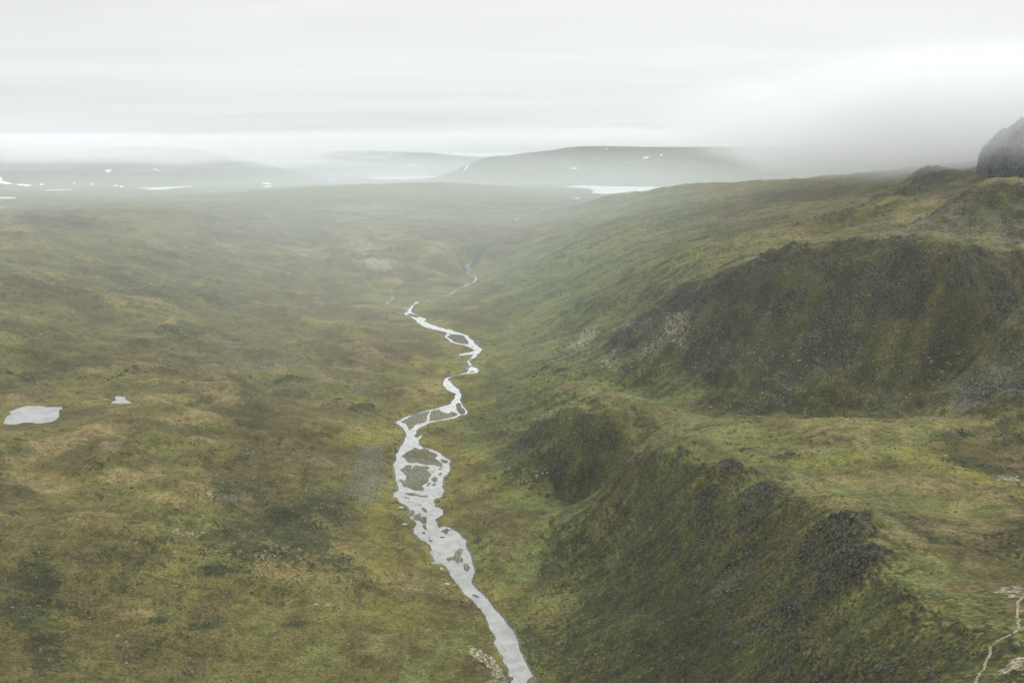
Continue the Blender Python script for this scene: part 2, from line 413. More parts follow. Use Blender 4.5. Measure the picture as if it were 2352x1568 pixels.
ISLANDS = [
    ('E', [(665, 430), (750, 460), (745, 480), (690, 465)]), ('E', [(1120, 1490), (1200, 1475), (1185, 1520), (1140, 1568), (1120, 1550)]),
    ('E', [(1400, 1500), (1460, 1490), (1530, 1568), (1340, 1568)]),
    ('D', [(390, 10), (600, 15), (760, 60), (880, 45), (850, 100), (780, 100), (500, 65)]), ('D', [(370, 100), (500, 100), (480, 130), (400, 120)]),
    ('D', [(660, 235), (740, 225), (745, 250), (670, 255)]), ('D', [(700, 300), (790, 300), (855, 345), (845, 390), (800, 400), (750, 350)]),
    ('D', [(470, 370), (610, 335), (590, 430), (540, 480), (460, 440)]),
    ('D', [(580, 450), (640, 430), (720, 400), (745, 440), (730, 465), (840, 465), (845, 560), (820, 625), (750, 620), (680, 560), (560, 520)]),
    ('D', [(750, 650), (810, 650), (845, 725), (790, 720)]), ('D', [(730, 790), (800, 780), (815, 830), (750, 815)]), ('D', [(840, 880), (900, 865), (915, 895), (850, 900)]),
    ('D', [(1070, 890), (1130, 865), (1220, 880), (1150, 910)]), ('D', [(1115, 760), (1220, 710), (1345, 735), (1260, 760), (1250, 820), (1200, 815)]),
    ('D', [(885, 935), (940, 935), (940, 965), (890, 960)]),
    ('D', [(1410, 1150), (1470, 1100), (1540, 1110), (1530, 1200), (1480, 1240), (1580, 1310), (1560, 1360), (1440, 1400), (1400, 1350), (1340, 1330), (1270, 1355), (1215, 1300), (1280, 1260), (1360, 1260)]),
    ('D', [(1560, 1400), (1630, 1400), (1690, 1480), (1610, 1550), (1560, 1500)]), ('D', [(1300, 810), (1350, 790), (1365, 830)]), ('D', [(480, 190), (520, 190), (510, 212), (485, 208)]),
    ('C', [(600, -10), (610, 60), (655, 115), (710, 60), (760, -10)]),
    ('C', [(740, 450), (850, 485), (960, 480), (1060, 520), (1180, 570), (1225, 620), (1165, 660), (1260, 740), (1310, 790), (1300, 840), (1220, 830), (1150, 800), (960, 790), (800, 760), (780, 745), (720, 770), (620, 740), (580, 690), (520, 620), (570, 570), (620, 520), (710, 490)]),
    ('C', [(455, 885), (540, 850), (580, 800), (700, 800), (690, 880), (760, 815), (1000, 825), (1050, 855), (1000, 900), (1080, 960), (1075, 1010), (1020, 1080), (1010, 1140), (900, 1200), (950, 1250), (900, 1310), (780, 1300), (690, 1280), (600, 1240), (520, 1220), (540, 1120), (600, 1080), (580, 1010), (520, 950)]),
    ('C', [(1260, 680), (1420, 715), (1420, 750), (1360, 770), (1300, 740)]), ('C', [(1195, 885), (1250, 855), (1325, 860), (1260, 895), (1220, 905)]), ('C', [(1205, 985), (1260, 940), (1310, 960), (1250, 1015)]),
    ('C', [(1090, 1060), (1150, 1020), (1215, 1050), (1180, 1140), (1100, 1110)]), ('C', [(1090, 1180), (1160, 1150), (1170, 1200), (1110, 1210)]), ('C', [(450, 1100), (500, 1070), (525, 1090), (490, 1140)]),
    ('C', [(980, 1210), (1020, 1150), (1080, 1150), (1010, 1240)]), ('C', [(1000, 900), (1120, 930), (1190, 965), (1120, 945)]),
    ('B', [(1190, -40), (1430, -10), (1510, 90), (1520, 140), (1350, 110), (1240, 70)]), ('B', [(1590, 70), (1690, 95), (1680, 140), (1640, 150)]),
    ('B', [(1330, 1090), (1390, 1100), (1410, 1170), (1460, 1220), (1450, 1270), (1380, 1275), (1310, 1200), (1310, 1130)]),
    ('B', [(400, 1400), (480, 1360), (620, 1280), (880, 1225), (850, 1290), (820, 1400), (640, 1450), (570, 1530), (550, 1540), (500, 1470), (470, 1430)]),
    ('B', [(900, 1225), (1030, 1190), (1060, 1230), (1180, 1260), (1250, 1230), (1340, 1270), (1280, 1310), (1080, 1360), (870, 1390), (880, 1290)]),
    ('B', [(1450, 600), (1600, 560), (1590, 590)]),
    ('A', [(660, 860), (760, 845), (870, 870), (900, 895), (830, 905)]), ('A', [(1280, 1180), (1400, 1150), (1540, 1200), (1590, 1270), (1540, 1300), (1380, 1260)]),
]
CHANNELS = [
    ('A', [(1625, 100, 26), (1570, 150, 34), (1600, 190, 30), (1655, 202, 26), (1585, 235, 36), (1575, 255, 30), (1660, 275, 30), (1700, 310, 36), (1710, 350, 40), (1640, 400, 30), (1480, 460, 30), (1400, 510, 30), (1310, 570, 30), (1200, 610, 28), (1000, 655, 28), (840, 680, 40), (780, 720, 50), (740, 770, 60), (720, 830, 80)]),
    ('A', [(0, 460, 14), (200, 475, 14), (400, 490, 16), (470, 500, 22), (470, 540, 20), (500, 570, 20), (450, 600, 22), (490, 615, 26), (460, 650, 30), (390, 690, 30), (400, 710, 26), (500, 740, 30), (600, 760, 40), (700, 770, 50)]),
]


def world_poly(c, pts):
    return np.array([on_river(*px(c, X, Y))[:2] for X, Y in pts])


def inside_poly(x, y, P):
    ins = np.zeros(x.shape, bool)
    j = len(P) - 1
    for i in range(len(P)):
        xi, yi = P[i]; xj, yj = P[j]
        if yi != yj:
            c = ((yi > y) != (yj > y)) & (x < (xj - xi) * (y - yi) / (yj - yi) + xi)
            ins ^= c
        j = i
    return ins


def seg_dist(x, y, P, closed=True, widths=None):
    d = np.full(x.shape, 1e9)
    m = len(P)
    for i in range(m if closed else m - 1):
        a, b = P[i], P[(i + 1) % m]
        vx, vy = b[0] - a[0], b[1] - a[1]
        L2_ = vx * vx + vy * vy + 1e-9
        t = np.clip(((x - a[0]) * vx + (y - a[1]) * vy) / L2_, 0, 1)
        dd = np.hypot(x - (a[0] + t * vx), y - (a[1] + t * vy))
        if widths is not None:
            dd = dd - (widths[i] + t * (widths[(i + 1) % m] - widths[i]))
        d = np.minimum(d, dd)
    return d


def sdf(x, y, P):
    d = seg_dist(x, y, P)
    return np.where(inside_poly(x, y, P), -d, d)


rp = [world_poly(*p) for p in RIVER_POLY]
ip = [world_poly(*p) for p in ISLANDS]
ch = []
for c, pts in CHANNELS:
    P, W = [], []
    for X, Y, w in pts:
        u, v = px(c, X, Y)
        q = on_river(u, v)
        P.append(q[:2])
        W.append(0.5 * (w / CROPS[c][2]) * SRC / F * math.hypot(math.hypot(q[0], q[1]), CAM_H - q[2]) * 0.95)
    ch.append((np.array(P), np.array(W)))

# signed distance to water (negative in the water) for the grid points near the river
allp = np.concatenate(rp + [c[0] for c in ch])
near = (X2 > allp[:, 0].min() - 160) & (X2 < allp[:, 0].max() + 160) & (Y2 > allp[:, 1].min() - 100) & (Y2 < allp[:, 1].max() + 200)
xs, ys = X2[near], Y2[near]
rs = R2[near]
wob = (fbm(xs, ys, 14, 3, 91) * 0.9 + fbm(xs, ys, 3.2, 2, 95, spacing=rs * 0.0008) * 0.35) * np.clip(rs / 600, 0.5, 2.2)
sw = np.full(xs.shape, 1e9)
for P in rp:
    sw = np.minimum(sw, sdf(xs, ys, P))
for P, W in ch:
    sw = np.minimum(sw, seg_dist(xs, ys, P, False, W))
OUTER = np.full(X2.shape, 1e9)
OUTER[near] = sw
isl = np.full(xs.shape, 1e9)
for P in ip:
    isl = np.minimum(isl, sdf(xs, ys, P))
ISL = np.full(X2.shape, 1e9)
ISL[near] = isl
HW = hw_of_r(R2)

# ------------------------------------------------------------------ relief
sp = SPACING
slope_r = np.gradient(H, axis=0) / dR
slope_a = np.gradient(H, axis=1) / (np.gradient(AZ)[None, :] * R2)
SLOPE = np.hypot(slope_r, slope_a)
moor = fbm(X2, Y2, 150, 5, 1, 0.5, sp)                    # hummocks
hum = fbm(X2, Y2, 62, 4, 11, 0.55, sp)
rug = fbm(X2 + 30 * moor, Y2, 70, 6, 21, 0.55, sp, True)  # crags
big = fbm(X2, Y2, 900, 4, 31, 0.5, sp)
far_n = fbm(X2, Y2, 2600, 6, 41, 0.5, sp, True)
steep = sstep(0.28, 0.62, SLOPE)
flat_near_river = np.exp(-(np.clip(OUTER, 0, None) / (45 * np.clip(R2 / 600, 0.7, 2.5))) ** 2)
amp = (1 - flat_near_river) * np.clip(R2 / 500, 0.35, 1.6)
H += amp * ((moor * 4.6 + hum * 2.4) * (1 + 0.5 * sstep(0.05, -0.1, A2) * sstep(3500, 2000, R2)) + rug * (0.5 + 1.6 * steep))
H += (1 - flat_near_river) * big * np.clip((R2 - 1500) / 3000, 0, 1) * 9
H += far_n * np.clip((R2 - 7600) / 2500, 0, 1) * 30 * sstep(110, 200, H)


H = np.where(R2 > 5000, np.where(H > 462, 462 + (H - 462) * 0.3, H), H)

# ------------------------------------------------------------------ standing water: traced outlines laid on each level
def poly_at(c, pts, z):
    return np.array([at_h(*px(c, X, Y), z)[:2] for X, Y in pts])


def blob(c, X, Y, a, b, z, k=14, seed=0):
    rr = np.random.default_rng(seed)
    return poly_at(c, [(X + a * math.cos(t) * (0.85 + 0.3 * rr.random()), Y + b * math.sin(t) * (0.85 + 0.3 * rr.random())) for t in np.linspace(0, 2 * np.pi, k, endpoint=False)], z)


WATERS = [  # name, label, outline, level
    ('tarn', 'larger pale tarn lying on the left moor', poly_at('H', [(65, 570), (85, 540), (70, 510), (90, 470), (130, 440), (120, 400), (380, 320), (650, 320), (800, 330), (945, 330), (930, 360), (850, 390), (860, 460), (840, 520), (760, 565), (560, 580), (510, 585), (470, 570), (380, 565), (300, 575), (240, 590), (140, 590)], 62.0), 62.0),
    ('tarn', 'small pale tarn beside the larger one on the left moor', poly_at('H', [(1580, 295), (1620, 255), (1700, 235), (1690, 195), (1720, 175), (1860, 185), (1870, 220), (1900, 235), (1940, 265), (1930, 280), (1800, 288), (1650, 296)], 62.0), 62.0),
    ('pond', 'thin sliver of water beside the small tarn', blob('H', 1540, 220, 55, 7, 62.3, seed=1), 62.3),
    ('pond', 'tiny pond between the two tarns', blob('H', 1322, 320, 18, 8, 62.1, seed=2), 62.1),
    ('pond', 'tiny oval pond on the grass beside the braided river', blob('D', 337, 298, 52, 20, 4.2, seed=3), 4.2),
    ('pond', 'tiny pond left of the grey gravel bar', blob('D', 405, 623, 48, 17, 3.8, seed=4), 3.8),
    ('pond', 'tiny pond in the bank by the pointed river inlet', blob('D', 1130, 1490, 30, 30, 2.6, seed=5), 2.6),
    ('pond', 'tiny pond above the straight river reach', blob('E', 345, 298, 34, 12, 2.6, seed=6), 2.6),
    ('pond', 'tiny pond in the grass far from the river bank', blob('E', 150, 412, 36, 8, 3.5, seed=7), 3.5),
    ('lake', 'long pale lake below the far hills, right of the moor ridge', poly_at('M', [(1535, 457), (1620, 449), (1700, 446), (1800, 453), (2050, 456), (2300, 459), (2420, 470), (2300, 500), (1980, 489), (1900, 499), (1800, 507), (1720, 498), (1742, 485), (1700, 468), (1600, 462)], LAKE_R_Z), LAKE_R_Z),
    ('lake', 'distant pale lake behind the moor ridge', poly_at('M', [(185, 391), (300, 388), (420, 385), (700, 384), (660, 402), (620, 412), (400, 412), (220, 404)], LAKE_F_Z), LAKE_F_Z),
    ('lake', 'narrow strip of water beside the long right lake', blob('M', 1415, 439, 90, 3.5, 91, seed=8), 91.0),
    ('pond', 'small pond on the plain before the long lake', blob('M', 1620, 536, 24, 5, 100, seed=9), 100.0),
    ('lake', 'pale lake on the far plain under the left mountains', poly_at('L', [(930, 466), (1100, 459), (1270, 453), (1340, 456), (1230, 463), (1180, 468), (1100, 480), (1000, 482), (1040, 472)], LAKE_L_Z), LAKE_L_Z),
    ('lake', 'thin lake on the far plain at the foot of the left mountains', blob('L', 405, 480, 95, 4.5, 92, seed=10), 92.0),
    ('lake', 'lake on the far plain crossing the left edge of view', blob('L', 20, 533, 100, 6, 94, seed=11), 94.0),
    ('lake', 'low thin lake just beyond the left brow', blob('L', 20, 601, 95, 5, 100, seed=12), 100.0),
    ('pond', 'small pond beyond the left brow', blob('L', 980, 608, 40, 5, 108, seed=13), 108.0),
    ('pond', 'small pond on the far plain right of the pale lake', blob('L', 1430, 490, 30, 3.5, 96, seed=14), 96.0),
]
def carve_waters():
    inner = []
    for nm, lb, P, z in WATERS:
        c0 = P.mean(0)
        ext = np.abs(P - c0).max(0)
        rr_ = math.hypot(*c0)
        m = (np.abs(X2 - c0[0]) < ext[0] * 1.6 + 0.05 * rr_) & (np.abs(Y2 - c0[1]) < ext[1] * 1.6 + 0.12 * rr_)
        if not m.any():
            continue
        s = sdf(X2[m], Y2[m], P) + warp_shore[m] * 0.0022 * rr_
        small = 'pond' in nm
        L_ = (0.006 if small else 0.015) * rr_ + 3
        w = np.exp(-(np.clip(s, 0, None) / (L_ * 2.2)) ** 2)
        h = H[m]
        H[m] = w * (z + 0.25 + 0.04 * np.clip(s, 0, None) + 0.35 * np.clip(h - z, 0, 6) * (s > 0) * np.clip(s / L_, 0, 1)) + (1 - w) * h
        inner.append((m, s, z, 1.2 + 0.002 * rr_))
    for m, s, z, dep in inner:
        H[m] = np.where(s < 0, z + 0.1 - np.minimum(-s * 0.35, dep), H[m])


warp_shore = fbm(X2, Y2, 40, 4, 77, 0.6, SPACING * 0.6)
carve_waters()


# ------------------------------------------------------------------ where a pixel's ray meets the ground
def ground(x, y, HG=None):
    return bil(H if HG is None else HG, AZ, LR, np.arctan2(x, y), np.log(np.maximum(np.hypot(x, y), 8.1)))


_tr = np.exp(np.linspace(math.log(110), math.log(24000), 900))


def hit(u, v, off=0.0):
    d = ray(u, v)
    d = d / math.hypot(d[0], d[1])
    x, y, z = d[0] * _tr, d[1] * _tr, CAM_H + d[2] * _tr
    below = z < ground(x, y)
    if not below.any():
        return None
    i = int(np.argmax(below))
    lo, hi = _tr[max(i - 1, 0)], _tr[i]
    for _ in range(14):
        md = 0.5 * (lo + hi)
        if CAM_H + d[2] * md < ground(np.array(d[0] * md), np.array(d[1] * md)):
            hi = md
        else:
            lo = md
    return np.array([d[0] * hi, d[1] * hi, CAM_H + d[2] * hi])


warp = fbm(X2, Y2, 60, 6, 51, 0.6, sp * 0.5)
warp2 = fbm(X2, Y2, 26, 5, 57, 0.65, sp * 0.5)


def paint_poly(pts, soft=0.02, rag=0.35):
    P = [hit(*p) for p in pts]
    P = np.array([p[:2] for p in P if p is not None])
    c0 = P.mean(0)
    rr_ = math.hypot(*c0)
    out = np.zeros(X2.shape, np.float32)
    lo, hi = P.min(0), P.max(0)
    mg = rr_ * soft * 3 + 5
    m = (X2 > lo[0] - mg) & (X2 < hi[0] + mg) & (Y2 > lo[1] - mg) & (Y2 < hi[1] + mg)
    s = sdf(X2[m], Y2[m], P)
    wd = rr_ * soft
    out[m] = sstep(wd, -wd, s + (warp[m] * 0.7 + warp2[m] * 0.5) * wd * rag * 3)
    return out


def paint_el(u, v, a, b, ang=0.0, rag=0.5):
    ca, sa = math.cos(math.radians(ang)), math.sin(math.radians(ang))
    c = hit(u, v)
    if c is None:
        return np.zeros(X2.shape, np.float32)
    p1 = hit(u + a * ca, v - a * sa)
    p2 = hit(u - b * sa, v - b * ca)
    if p1 is None or p2 is None:
        return np.zeros(X2.shape, np.float32)
    e1, e2 = (p1 - c)[:2], (p2 - c)[:2]
    det = e1[0] * e2[1] - e1[1] * e2[0]
    if abs(det) < 1e-3:
        return np.zeros(X2.shape, np.float32)
    dx, dy = X2 - c[0], Y2 - c[1]
    p = (dx * e2[1] - dy * e2[0]) / det
    q = (e1[0] * dy - e1[1] * dx) / det
    d = np.sqrt(p * p + q * q)
    out = sstep(1.45, 0.25, d + (warp * 0.8 + warp2 * 0.5) * rag)
    return np.where(d < 2.2, out, 0).astype(np.float32)


def paint_line(pts, w, rag=0.4):
    P = [hit(*p) for p in pts]
    P = np.array([p for p in P if p is not None])
    W = np.array([w * 0.5 / F * np.hypot(np.hypot(p[0], p[1]), CAM_H - p[2]) for p in P])
    lo, hi = P.min(0), P.max(0)
    mg = W.max() * 5
    m = (X2 > lo[0] - mg) & (X2 < hi[0] + mg) & (Y2 > lo[1] - mg) & (Y2 < hi[1] + mg)
    out = np.zeros(X2.shape, np.float32)
    s = seg_dist(X2[m], Y2[m], P, False, W)
    out[m] = sstep(W.mean(), -W.mean(), s + warp2[m] * W.mean() * rag * 2)
    return out


def mx(*a):
    o = a[0]
    for b in a[1:]:
        o = np.maximum(o, b)
    return o


# ground cover, by place
ROCK = mx(
    paint_poly([(1600, 650), (1720, 608), (1900, 572), (2100, 560), (2352, 575), (2420, 590), (2420, 800), (2352, 800), (2250, 770), (2050, 800), (1850, 790), (1700, 780), (1600, 760), (1500, 790), (1460, 830), (1400, 860), (1370, 845), (1410, 770), (1490, 715)], 0.03, 0.5),
    paint_poly([(1160, 1040), (1235, 980), (1320, 954), (1395, 990), (1425, 1030), (1360, 1060), (1280, 1095), (1205, 1085)], 0.016, 0.5) * 0.9,
    paint_poly([(1490, 1085), (1550, 1080), (1700, 1112), (1830, 1162), (1920, 1232), (1985, 1300), (1920, 1350), (1800, 1340), (1680, 1300), (1570, 1230), (1480, 1140)], 0.03, 0.9),
    paint_poly([(1640, 1440), (1760, 1390), (1880, 1380), (1960, 1430), (2040, 1568), (1760, 1568), (1650, 1500)], 0.03, 0.9) * 0.8,
    paint_poly([(1640, 1400), (1700, 1390), (1760, 1460), (1690, 1500)], 0.02, 0.6) * 0.7,
    paint_line([(2000, 1312), (2080, 1372), (2150, 1420), (2240, 1480)], 14),
    paint_el(1330, 760, 40, 30, 35) * 0.7, paint_el(1300, 735, 20, 10, 35) * 0.7,
    paint_poly([(2230, 450), (2352, 425), (2420, 425), (2420, 520), (2250, 530)], 0.03, 0.8) * 0.55, paint_el(2140, 405, 60, 22, 10) * 0.9, paint_el(2100, 450, 90, 10, 8) * 0.8, paint_el(1920, 510, 90, 14, 14) * 0.7,
    paint_el(1670, 870, 50, 22, -20) * 0.8, paint_poly([(1075, 570), (1140, 556), (1100, 590), (1066, 615), (1055, 600)], 0.006, 0.3),
    paint_el(1040, 655, 40, 6, 5) * 0.6, paint_el(880, 615, 30, 7, -10) * 0.5)
DARK = mx(paint_poly([(1300, 1260), (1430, 1170), (1560, 1200), (1760, 1340), (1960, 1400), (2080, 1568), (1330, 1568), (1290, 1420)], 0.06, 0.8) * 0.88,paint_line([(770, 912), (820, 930), (860, 948), (900, 962)], 5) * 0.9, paint_line([(20, 855), (60, 870), (110, 885)], 6), paint_line([(300, 900), (420, 912), (560, 886)], 3) * 0.6, paint_el(660, 870, 60, 8) * 0.8, paint_el(830, 935, 40, 9) * 0.9,   # dark scrub and heather
    paint_el(80, 1320, 70, 60, 60), paint_el(60, 1410, 40, 60, 60), paint_el(110, 1490, 50, 60, 60), paint_el(360, 1425, 55, 14, 18), paint_el(470, 1440, 50, 10, 15), paint_el(680, 1430, 34, 9),
    paint_el(640, 1385, 60, 10, 8), paint_el(560, 1150, 70, 40), paint_el(700, 1180, 120, 50), paint_el(520, 1310, 90, 15), paint_el(640, 1230, 150, 25, -4), paint_el(760, 1300, 120, 40, -10) * 0.7,
    paint_el(1430, 1440, 130, 60, 20) * 0.9, paint_el(1400, 1330, 140, 40, 20) * 0.8, paint_el(1520, 1290, 120, 30, 30) * 0.8, paint_el(1330, 1240, 120, 18, 10) * 0.7, paint_el(1300, 1500, 60, 40, 20) * 0.5,
    paint_el(1450, 1180, 140, 18, 20) * 0.9, paint_el(1600, 1480, 120, 80) * 0.9, paint_el(1560, 1380, 130, 60, 25), paint_el(1800, 1380, 160, 50, -10) * 0.9, paint_el(1950, 1500, 120, 70) * 0.7, paint_el(1380, 1390, 100, 40, 20), paint_el(1800, 940, 140, 26, -6) * 0.9, paint_el(1900, 905, 130, 22, -4) * 0.8, paint_el(2250, 1075, 120, 20, -14) * 0.8,
    paint_el(1800, 1050, 40, 8), paint_el(2000, 1025, 50, 5, -6), paint_el(2180, 1000, 60, 12) * 0.8, paint_el(1720, 1035, 60, 8, -10) * 0.8, paint_el(2090, 1210, 120, 16, -25) * 0.8, paint_el(2200, 1250, 90, 14, -25) * 0.7,
    paint_el(2100, 1190, 60, 12, -20) * 0.5, paint_el(2300, 900, 60, 30) * 0.6, paint_el(150, 520, 160, 22, -8) * 0.7, paint_el(330, 660, 120, 22, -15) * 0.6, paint_el(480, 690, 90, 14, -18) * 0.6, paint_el(60, 640, 70, 16, -12) * 0.6,
    paint_el(420, 760, 60, 12, 0) * 0.8, paint_el(1300, 850, 120, 12, 10) * 0.5, paint_el(1400, 690, 130, 14, 16) * 0.5, paint_el(1560, 500, 100, 14, 10) * 0.5, paint_el(1750, 455, 120, 8, 6) * 0.6, paint_el(280, 850, 60, 16) * 0.4,
    paint_el(2330, 1560, 40, 20) * 0.6, paint_el(1150, 990, 120, 18, 8) * 0.5, paint_el(1260, 1010, 60, 30, 25) * 0.5)
LUSH = mx(
    paint_line([(300, 927), (400, 922), (470, 910), (560, 893), (650, 882), (740, 892), (830, 935), (890, 968)], 9) * 0.8, paint_line([(20, 920), (120, 905), (180, 885)], 14) * 0.6,
    paint_el(1090, 1050, 60, 22), paint_el(1130, 1110, 90, 26), paint_el(1200, 1130, 120, 16, 8), paint_el(1330, 1150, 80, 12, 18), paint_el(880, 1300, 60, 60), paint_el(860, 1200, 50, 60), paint_el(820, 1010, 60, 20), paint_el(920, 1420, 90, 40),
    paint_el(1650, 1060, 130, 20), paint_el(1560, 1030, 70, 16), paint_el(1900, 1055, 150, 18), paint_el(2130, 1050, 140, 20, -6), paint_el(2250, 1090, 120, 16, -14), paint_el(2340, 1130, 60, 14, -14), paint_el(1760, 1000, 80, 10), paint_el(1480, 1010, 70, 14),
    paint_el(1800, 900, 70, 22, 25) * 0.7, paint_el(2150, 850, 90, 50, 20) * 0.7, paint_el(1250, 800, 110, 26, 14) * 0.7, paint_el(1220, 870, 100, 16, 10) * 0.7, paint_el(1180, 740, 90, 26, 14) * 0.55, paint_el(1300, 680, 120, 26, 16) * 0.5,
    paint_el(850, 760, 110, 10) * 0.6, paint_el(740, 738, 50, 5), paint_el(980, 830, 60, 10) * 0.6, paint_el(1990, 500, 140, 8, 14) * 0.7, paint_el(2080, 480, 60, 7, 18) * 0.8, paint_el(820, 925, 50, 8) * 0.7, paint_el(200, 925, 140, 12) * 0.5,
    paint_el(60, 1090, 60, 10) * 0.5, paint_el(1070, 1270, 30, 60) * 0.6, paint_el(1250, 1400, 60, 60) * 0.5, paint_el(1230, 1520, 70, 50) * 0.6)
TAN = mx(
    paint_el(290, 1090, 80, 26), paint_el(110, 1110, 80, 28), paint_el(250, 990, 160, 24, 6), paint_el(420, 960, 150, 20) * 0.8, paint_el(140, 1010, 90, 18, 20), paint_el(240, 1180, 90, 10, -6), paint_el(560, 1150, 40, 20, -20) * 0.7, paint_el(40, 1060, 60, 14),
    paint_el(960, 900, 70, 18) * 0.8, paint_el(790, 850, 90, 18) * 0.6, paint_el(900, 830, 90, 10) * 0.7, paint_el(320, 1410, 60, 12, 10), paint_el(480, 1400, 90, 14, 12) * 0.7, paint_el(600, 1380, 120, 16) * 0.5, paint_el(960, 1470, 110, 28) * 0.6, paint_el(1160, 1240, 60, 26, 20),
    paint_el(1200, 1225, 40, 10), paint_el(1640, 1255, 40, 8, -10), paint_el(1500, 940, 110, 26, 10), paint_el(1580, 960, 130, 24), paint_el(1900, 985, 90, 14), paint_el(1950, 1025, 120, 8, -4), paint_el(2030, 1110, 260, 20, -5), paint_el(1850, 1130, 120, 16, -20),
    paint_el(2020, 1220, 60, 50, -35) * 0.9, paint_el(2050, 1290, 50, 40, -35) * 0.8, paint_el(2250, 1200, 140, 20, -16) * 0.6, paint_el(2150, 1330, 80, 40, -35) * 0.5, paint_el(1700, 560, 200, 24, 8) * 0.7, paint_el(1900, 470, 220, 14, 7) * 0.8, paint_el(1700, 500, 160, 12, 5) * 0.7,
    paint_el(1600, 640, 60, 12, 20) * 0.6, paint_el(1000, 640, 60, 10) * 0.6, paint_el(900, 540, 160, 22) * 0.5, paint_el(300, 540, 160, 20, -5) * 0.4, paint_el(1050, 590, 40, 18) * 0.5, paint_el(420, 850, 120, 14) * 0.5, paint_el(1380, 1210, 60, 10, 10) * 0.5, paint_el(1700, 1440, 60, 12, 20) * 0.3)
SCREE = mx(
    paint_poly([(2330, 800), (2420, 850), (2260, 930), (2160, 960), (2110, 940), (2230, 860)], 0.02, 0.8) * 0.9,
    paint_poly([(2130, 480), (2300, 432), (2420, 430), (2420, 545), (2200, 550), (1990, 552)], 0.03, 0.9) * 0.62,
    paint_poly([(1470, 740), (1590, 720), (1640, 760), (1560, 810), (1450, 830)], 0.02, 0.8) * 0.8,
    paint_poly([(1600, 780), (1900, 790), (2100, 820), (2060, 880), (1850, 880), (1650, 850)], 0.03, 0.9) * 0.6,
    paint_el(850, 1090, 45, 60) * 0.8, paint_el(640, 830, 80, 20, 8) * 0.7, paint_el(800, 885, 60, 8, -12) * 0.8, paint_el(540, 800, 60, 12) * 0.5, paint_el(560, 1120, 60, 12) * 0.3, paint_el(1200, 520, 1, 1) * 0,
    paint_poly([px('A', 780, 645), px('A', 1250, 560), px('A', 1200, 605), px('A', 850, 668)], 0.003, 0.2), paint_el(1690, 1330, 90, 30, 30) * 0.6, paint_el(520, 1145, 30, 8) * 0.6, paint_el(1880, 490, 90, 6, 16) * 0.8)
PALE = mx(
    paint_el(1548, 755, 44, 22, 30) * 0.5, paint_el(1400, 836, 32, 20, 20) * 0.45, paint_el(1340, 772, 44, 14, 38) * 0.4, paint_el(1490, 800, 40, 15, 25) * 0.4, paint_el(1440, 745, 20, 14, 40) * 0.4, paint_el(960, 600, 30, 12) * 0.3, paint_el(1010, 560, 40, 12) * 0.25,
    paint_el(868, 612, 42, 17, -6), paint_el(905, 605, 16, 9) * 0.9, paint_el(845, 570, 60, 20, 8) * 0.6, paint_el(820, 560, 40, 18) * 0.45, paint_el(700, 575, 70, 5, -10) * 0.5, paint_el(860, 480, 60, 10) * 0.3, paint_el(790, 475, 60, 10) * 0.3,
    paint_poly([px('E', 590, 1100), px('E', 680, 1100), px('E', 830, 1160), px('E', 930, 1240), px('E', 1040, 1420), px('E', 1120, 1568), px('E', 820, 1568), px('E', 930, 1450), px('E', 830, 1320), px('E', 700, 1270), px('E', 640, 1200)], 0.004, 0.25) * 0.75,
    paint_poly([px('T', 1000, 1420), px('T', 1150, 1330), px('T', 1330, 1210), px('T', 1403, 1180), px('T', 1403, 1300), px('T', 1250, 1400), px('T', 1050, 1530)], 0.012, 0.5) * 0.9,
    paint_poly([px('T', 1050, 130), px('T', 1200, 60), px('T', 1403, 80), px('T', 1403, 200), px('T', 1180, 230)], 0.012, 0.5) * 0.7,
    paint_el(1215, 1355, 1, 1) * 0, paint_el(2340, 1105, 40, 8, -6) * 0.8, paint_el(750, 1390, 36, 6) * 0.5, paint_el(430, 1220, 40, 8) * 0.35, paint_el(560, 1660, 1, 1) * 0)
GREEN = mx(
    paint_line([(1450, 1055), (1410, 1090), (1350, 1120), (1270, 1145)], 46),
    paint_poly([(1110, 640), (1200, 570), (1330, 520), (1500, 600), (1440, 700), (1370, 830), (1300, 900), (1180, 990), (1105, 1000), (1130, 850), (1120, 740)], 0.05, 0.5),
    paint_el(1250, 1160, 160, 40, 15), paint_el(1180, 1060, 90, 50, 10) * 0.8, paint_el(1500, 1440, 170, 110, 20) * 0.6, paint_el(1450, 1250, 140, 50, 25) * 0.7, paint_el(1850, 1420, 90, 60, 20) * 0.6, paint_el(1760, 900, 120, 30, 20) * 0.7,
    paint_el(2120, 870, 130, 70, 20) * 0.7, paint_el(2250, 1230, 120, 20, -20) * 0.5, paint_el(760, 1480, 260, 60) * 0.45, paint_el(500, 1200, 260, 30) * 0.4, paint_el(1700, 1000, 160, 16) * 0.6, paint_el(1480, 470, 160, 40, 10) * 0.7, paint_el(950, 680, 140, 24) * 0.4)
DARK = DARK * (1 - 0.8 * paint_line([(1450, 1055), (1410, 1090), (1350, 1120), (1270, 1145)], 46))
RED = mx(paint_el(2330, 1068, 36, 12), paint_el(2255, 985, 26, 8) * 0.8)
TREAD = np.zeros(X2.shape, np.float32)

# rock stands out as broken ledges; turf terraces stripe the grassy slopes
ledge = fbm(X2 + 6 * warp, Y2 + 6 * warp2, 34, 6, 61, 0.62, sp, True)
chip = fbm(X2, Y2, 9, 4, 63, 0.6, sp * 0.7, True)
H += ROCK * np.clip(R2 / 550, 0.4, 1.5) * (ledge * 2.6 + chip * 1.1) * (1 - flat_near_river)
H += DARK * np.clip(R2 / 500, 0.5, 1.5) * (warp2 * 0.6 + 0.5) * (1 - flat_near_river)
H += (1 - flat_near_river) * (1 - ROCK) * np.clip(R2 / 600, 0.4, 1.4) * warp2 * 0.45

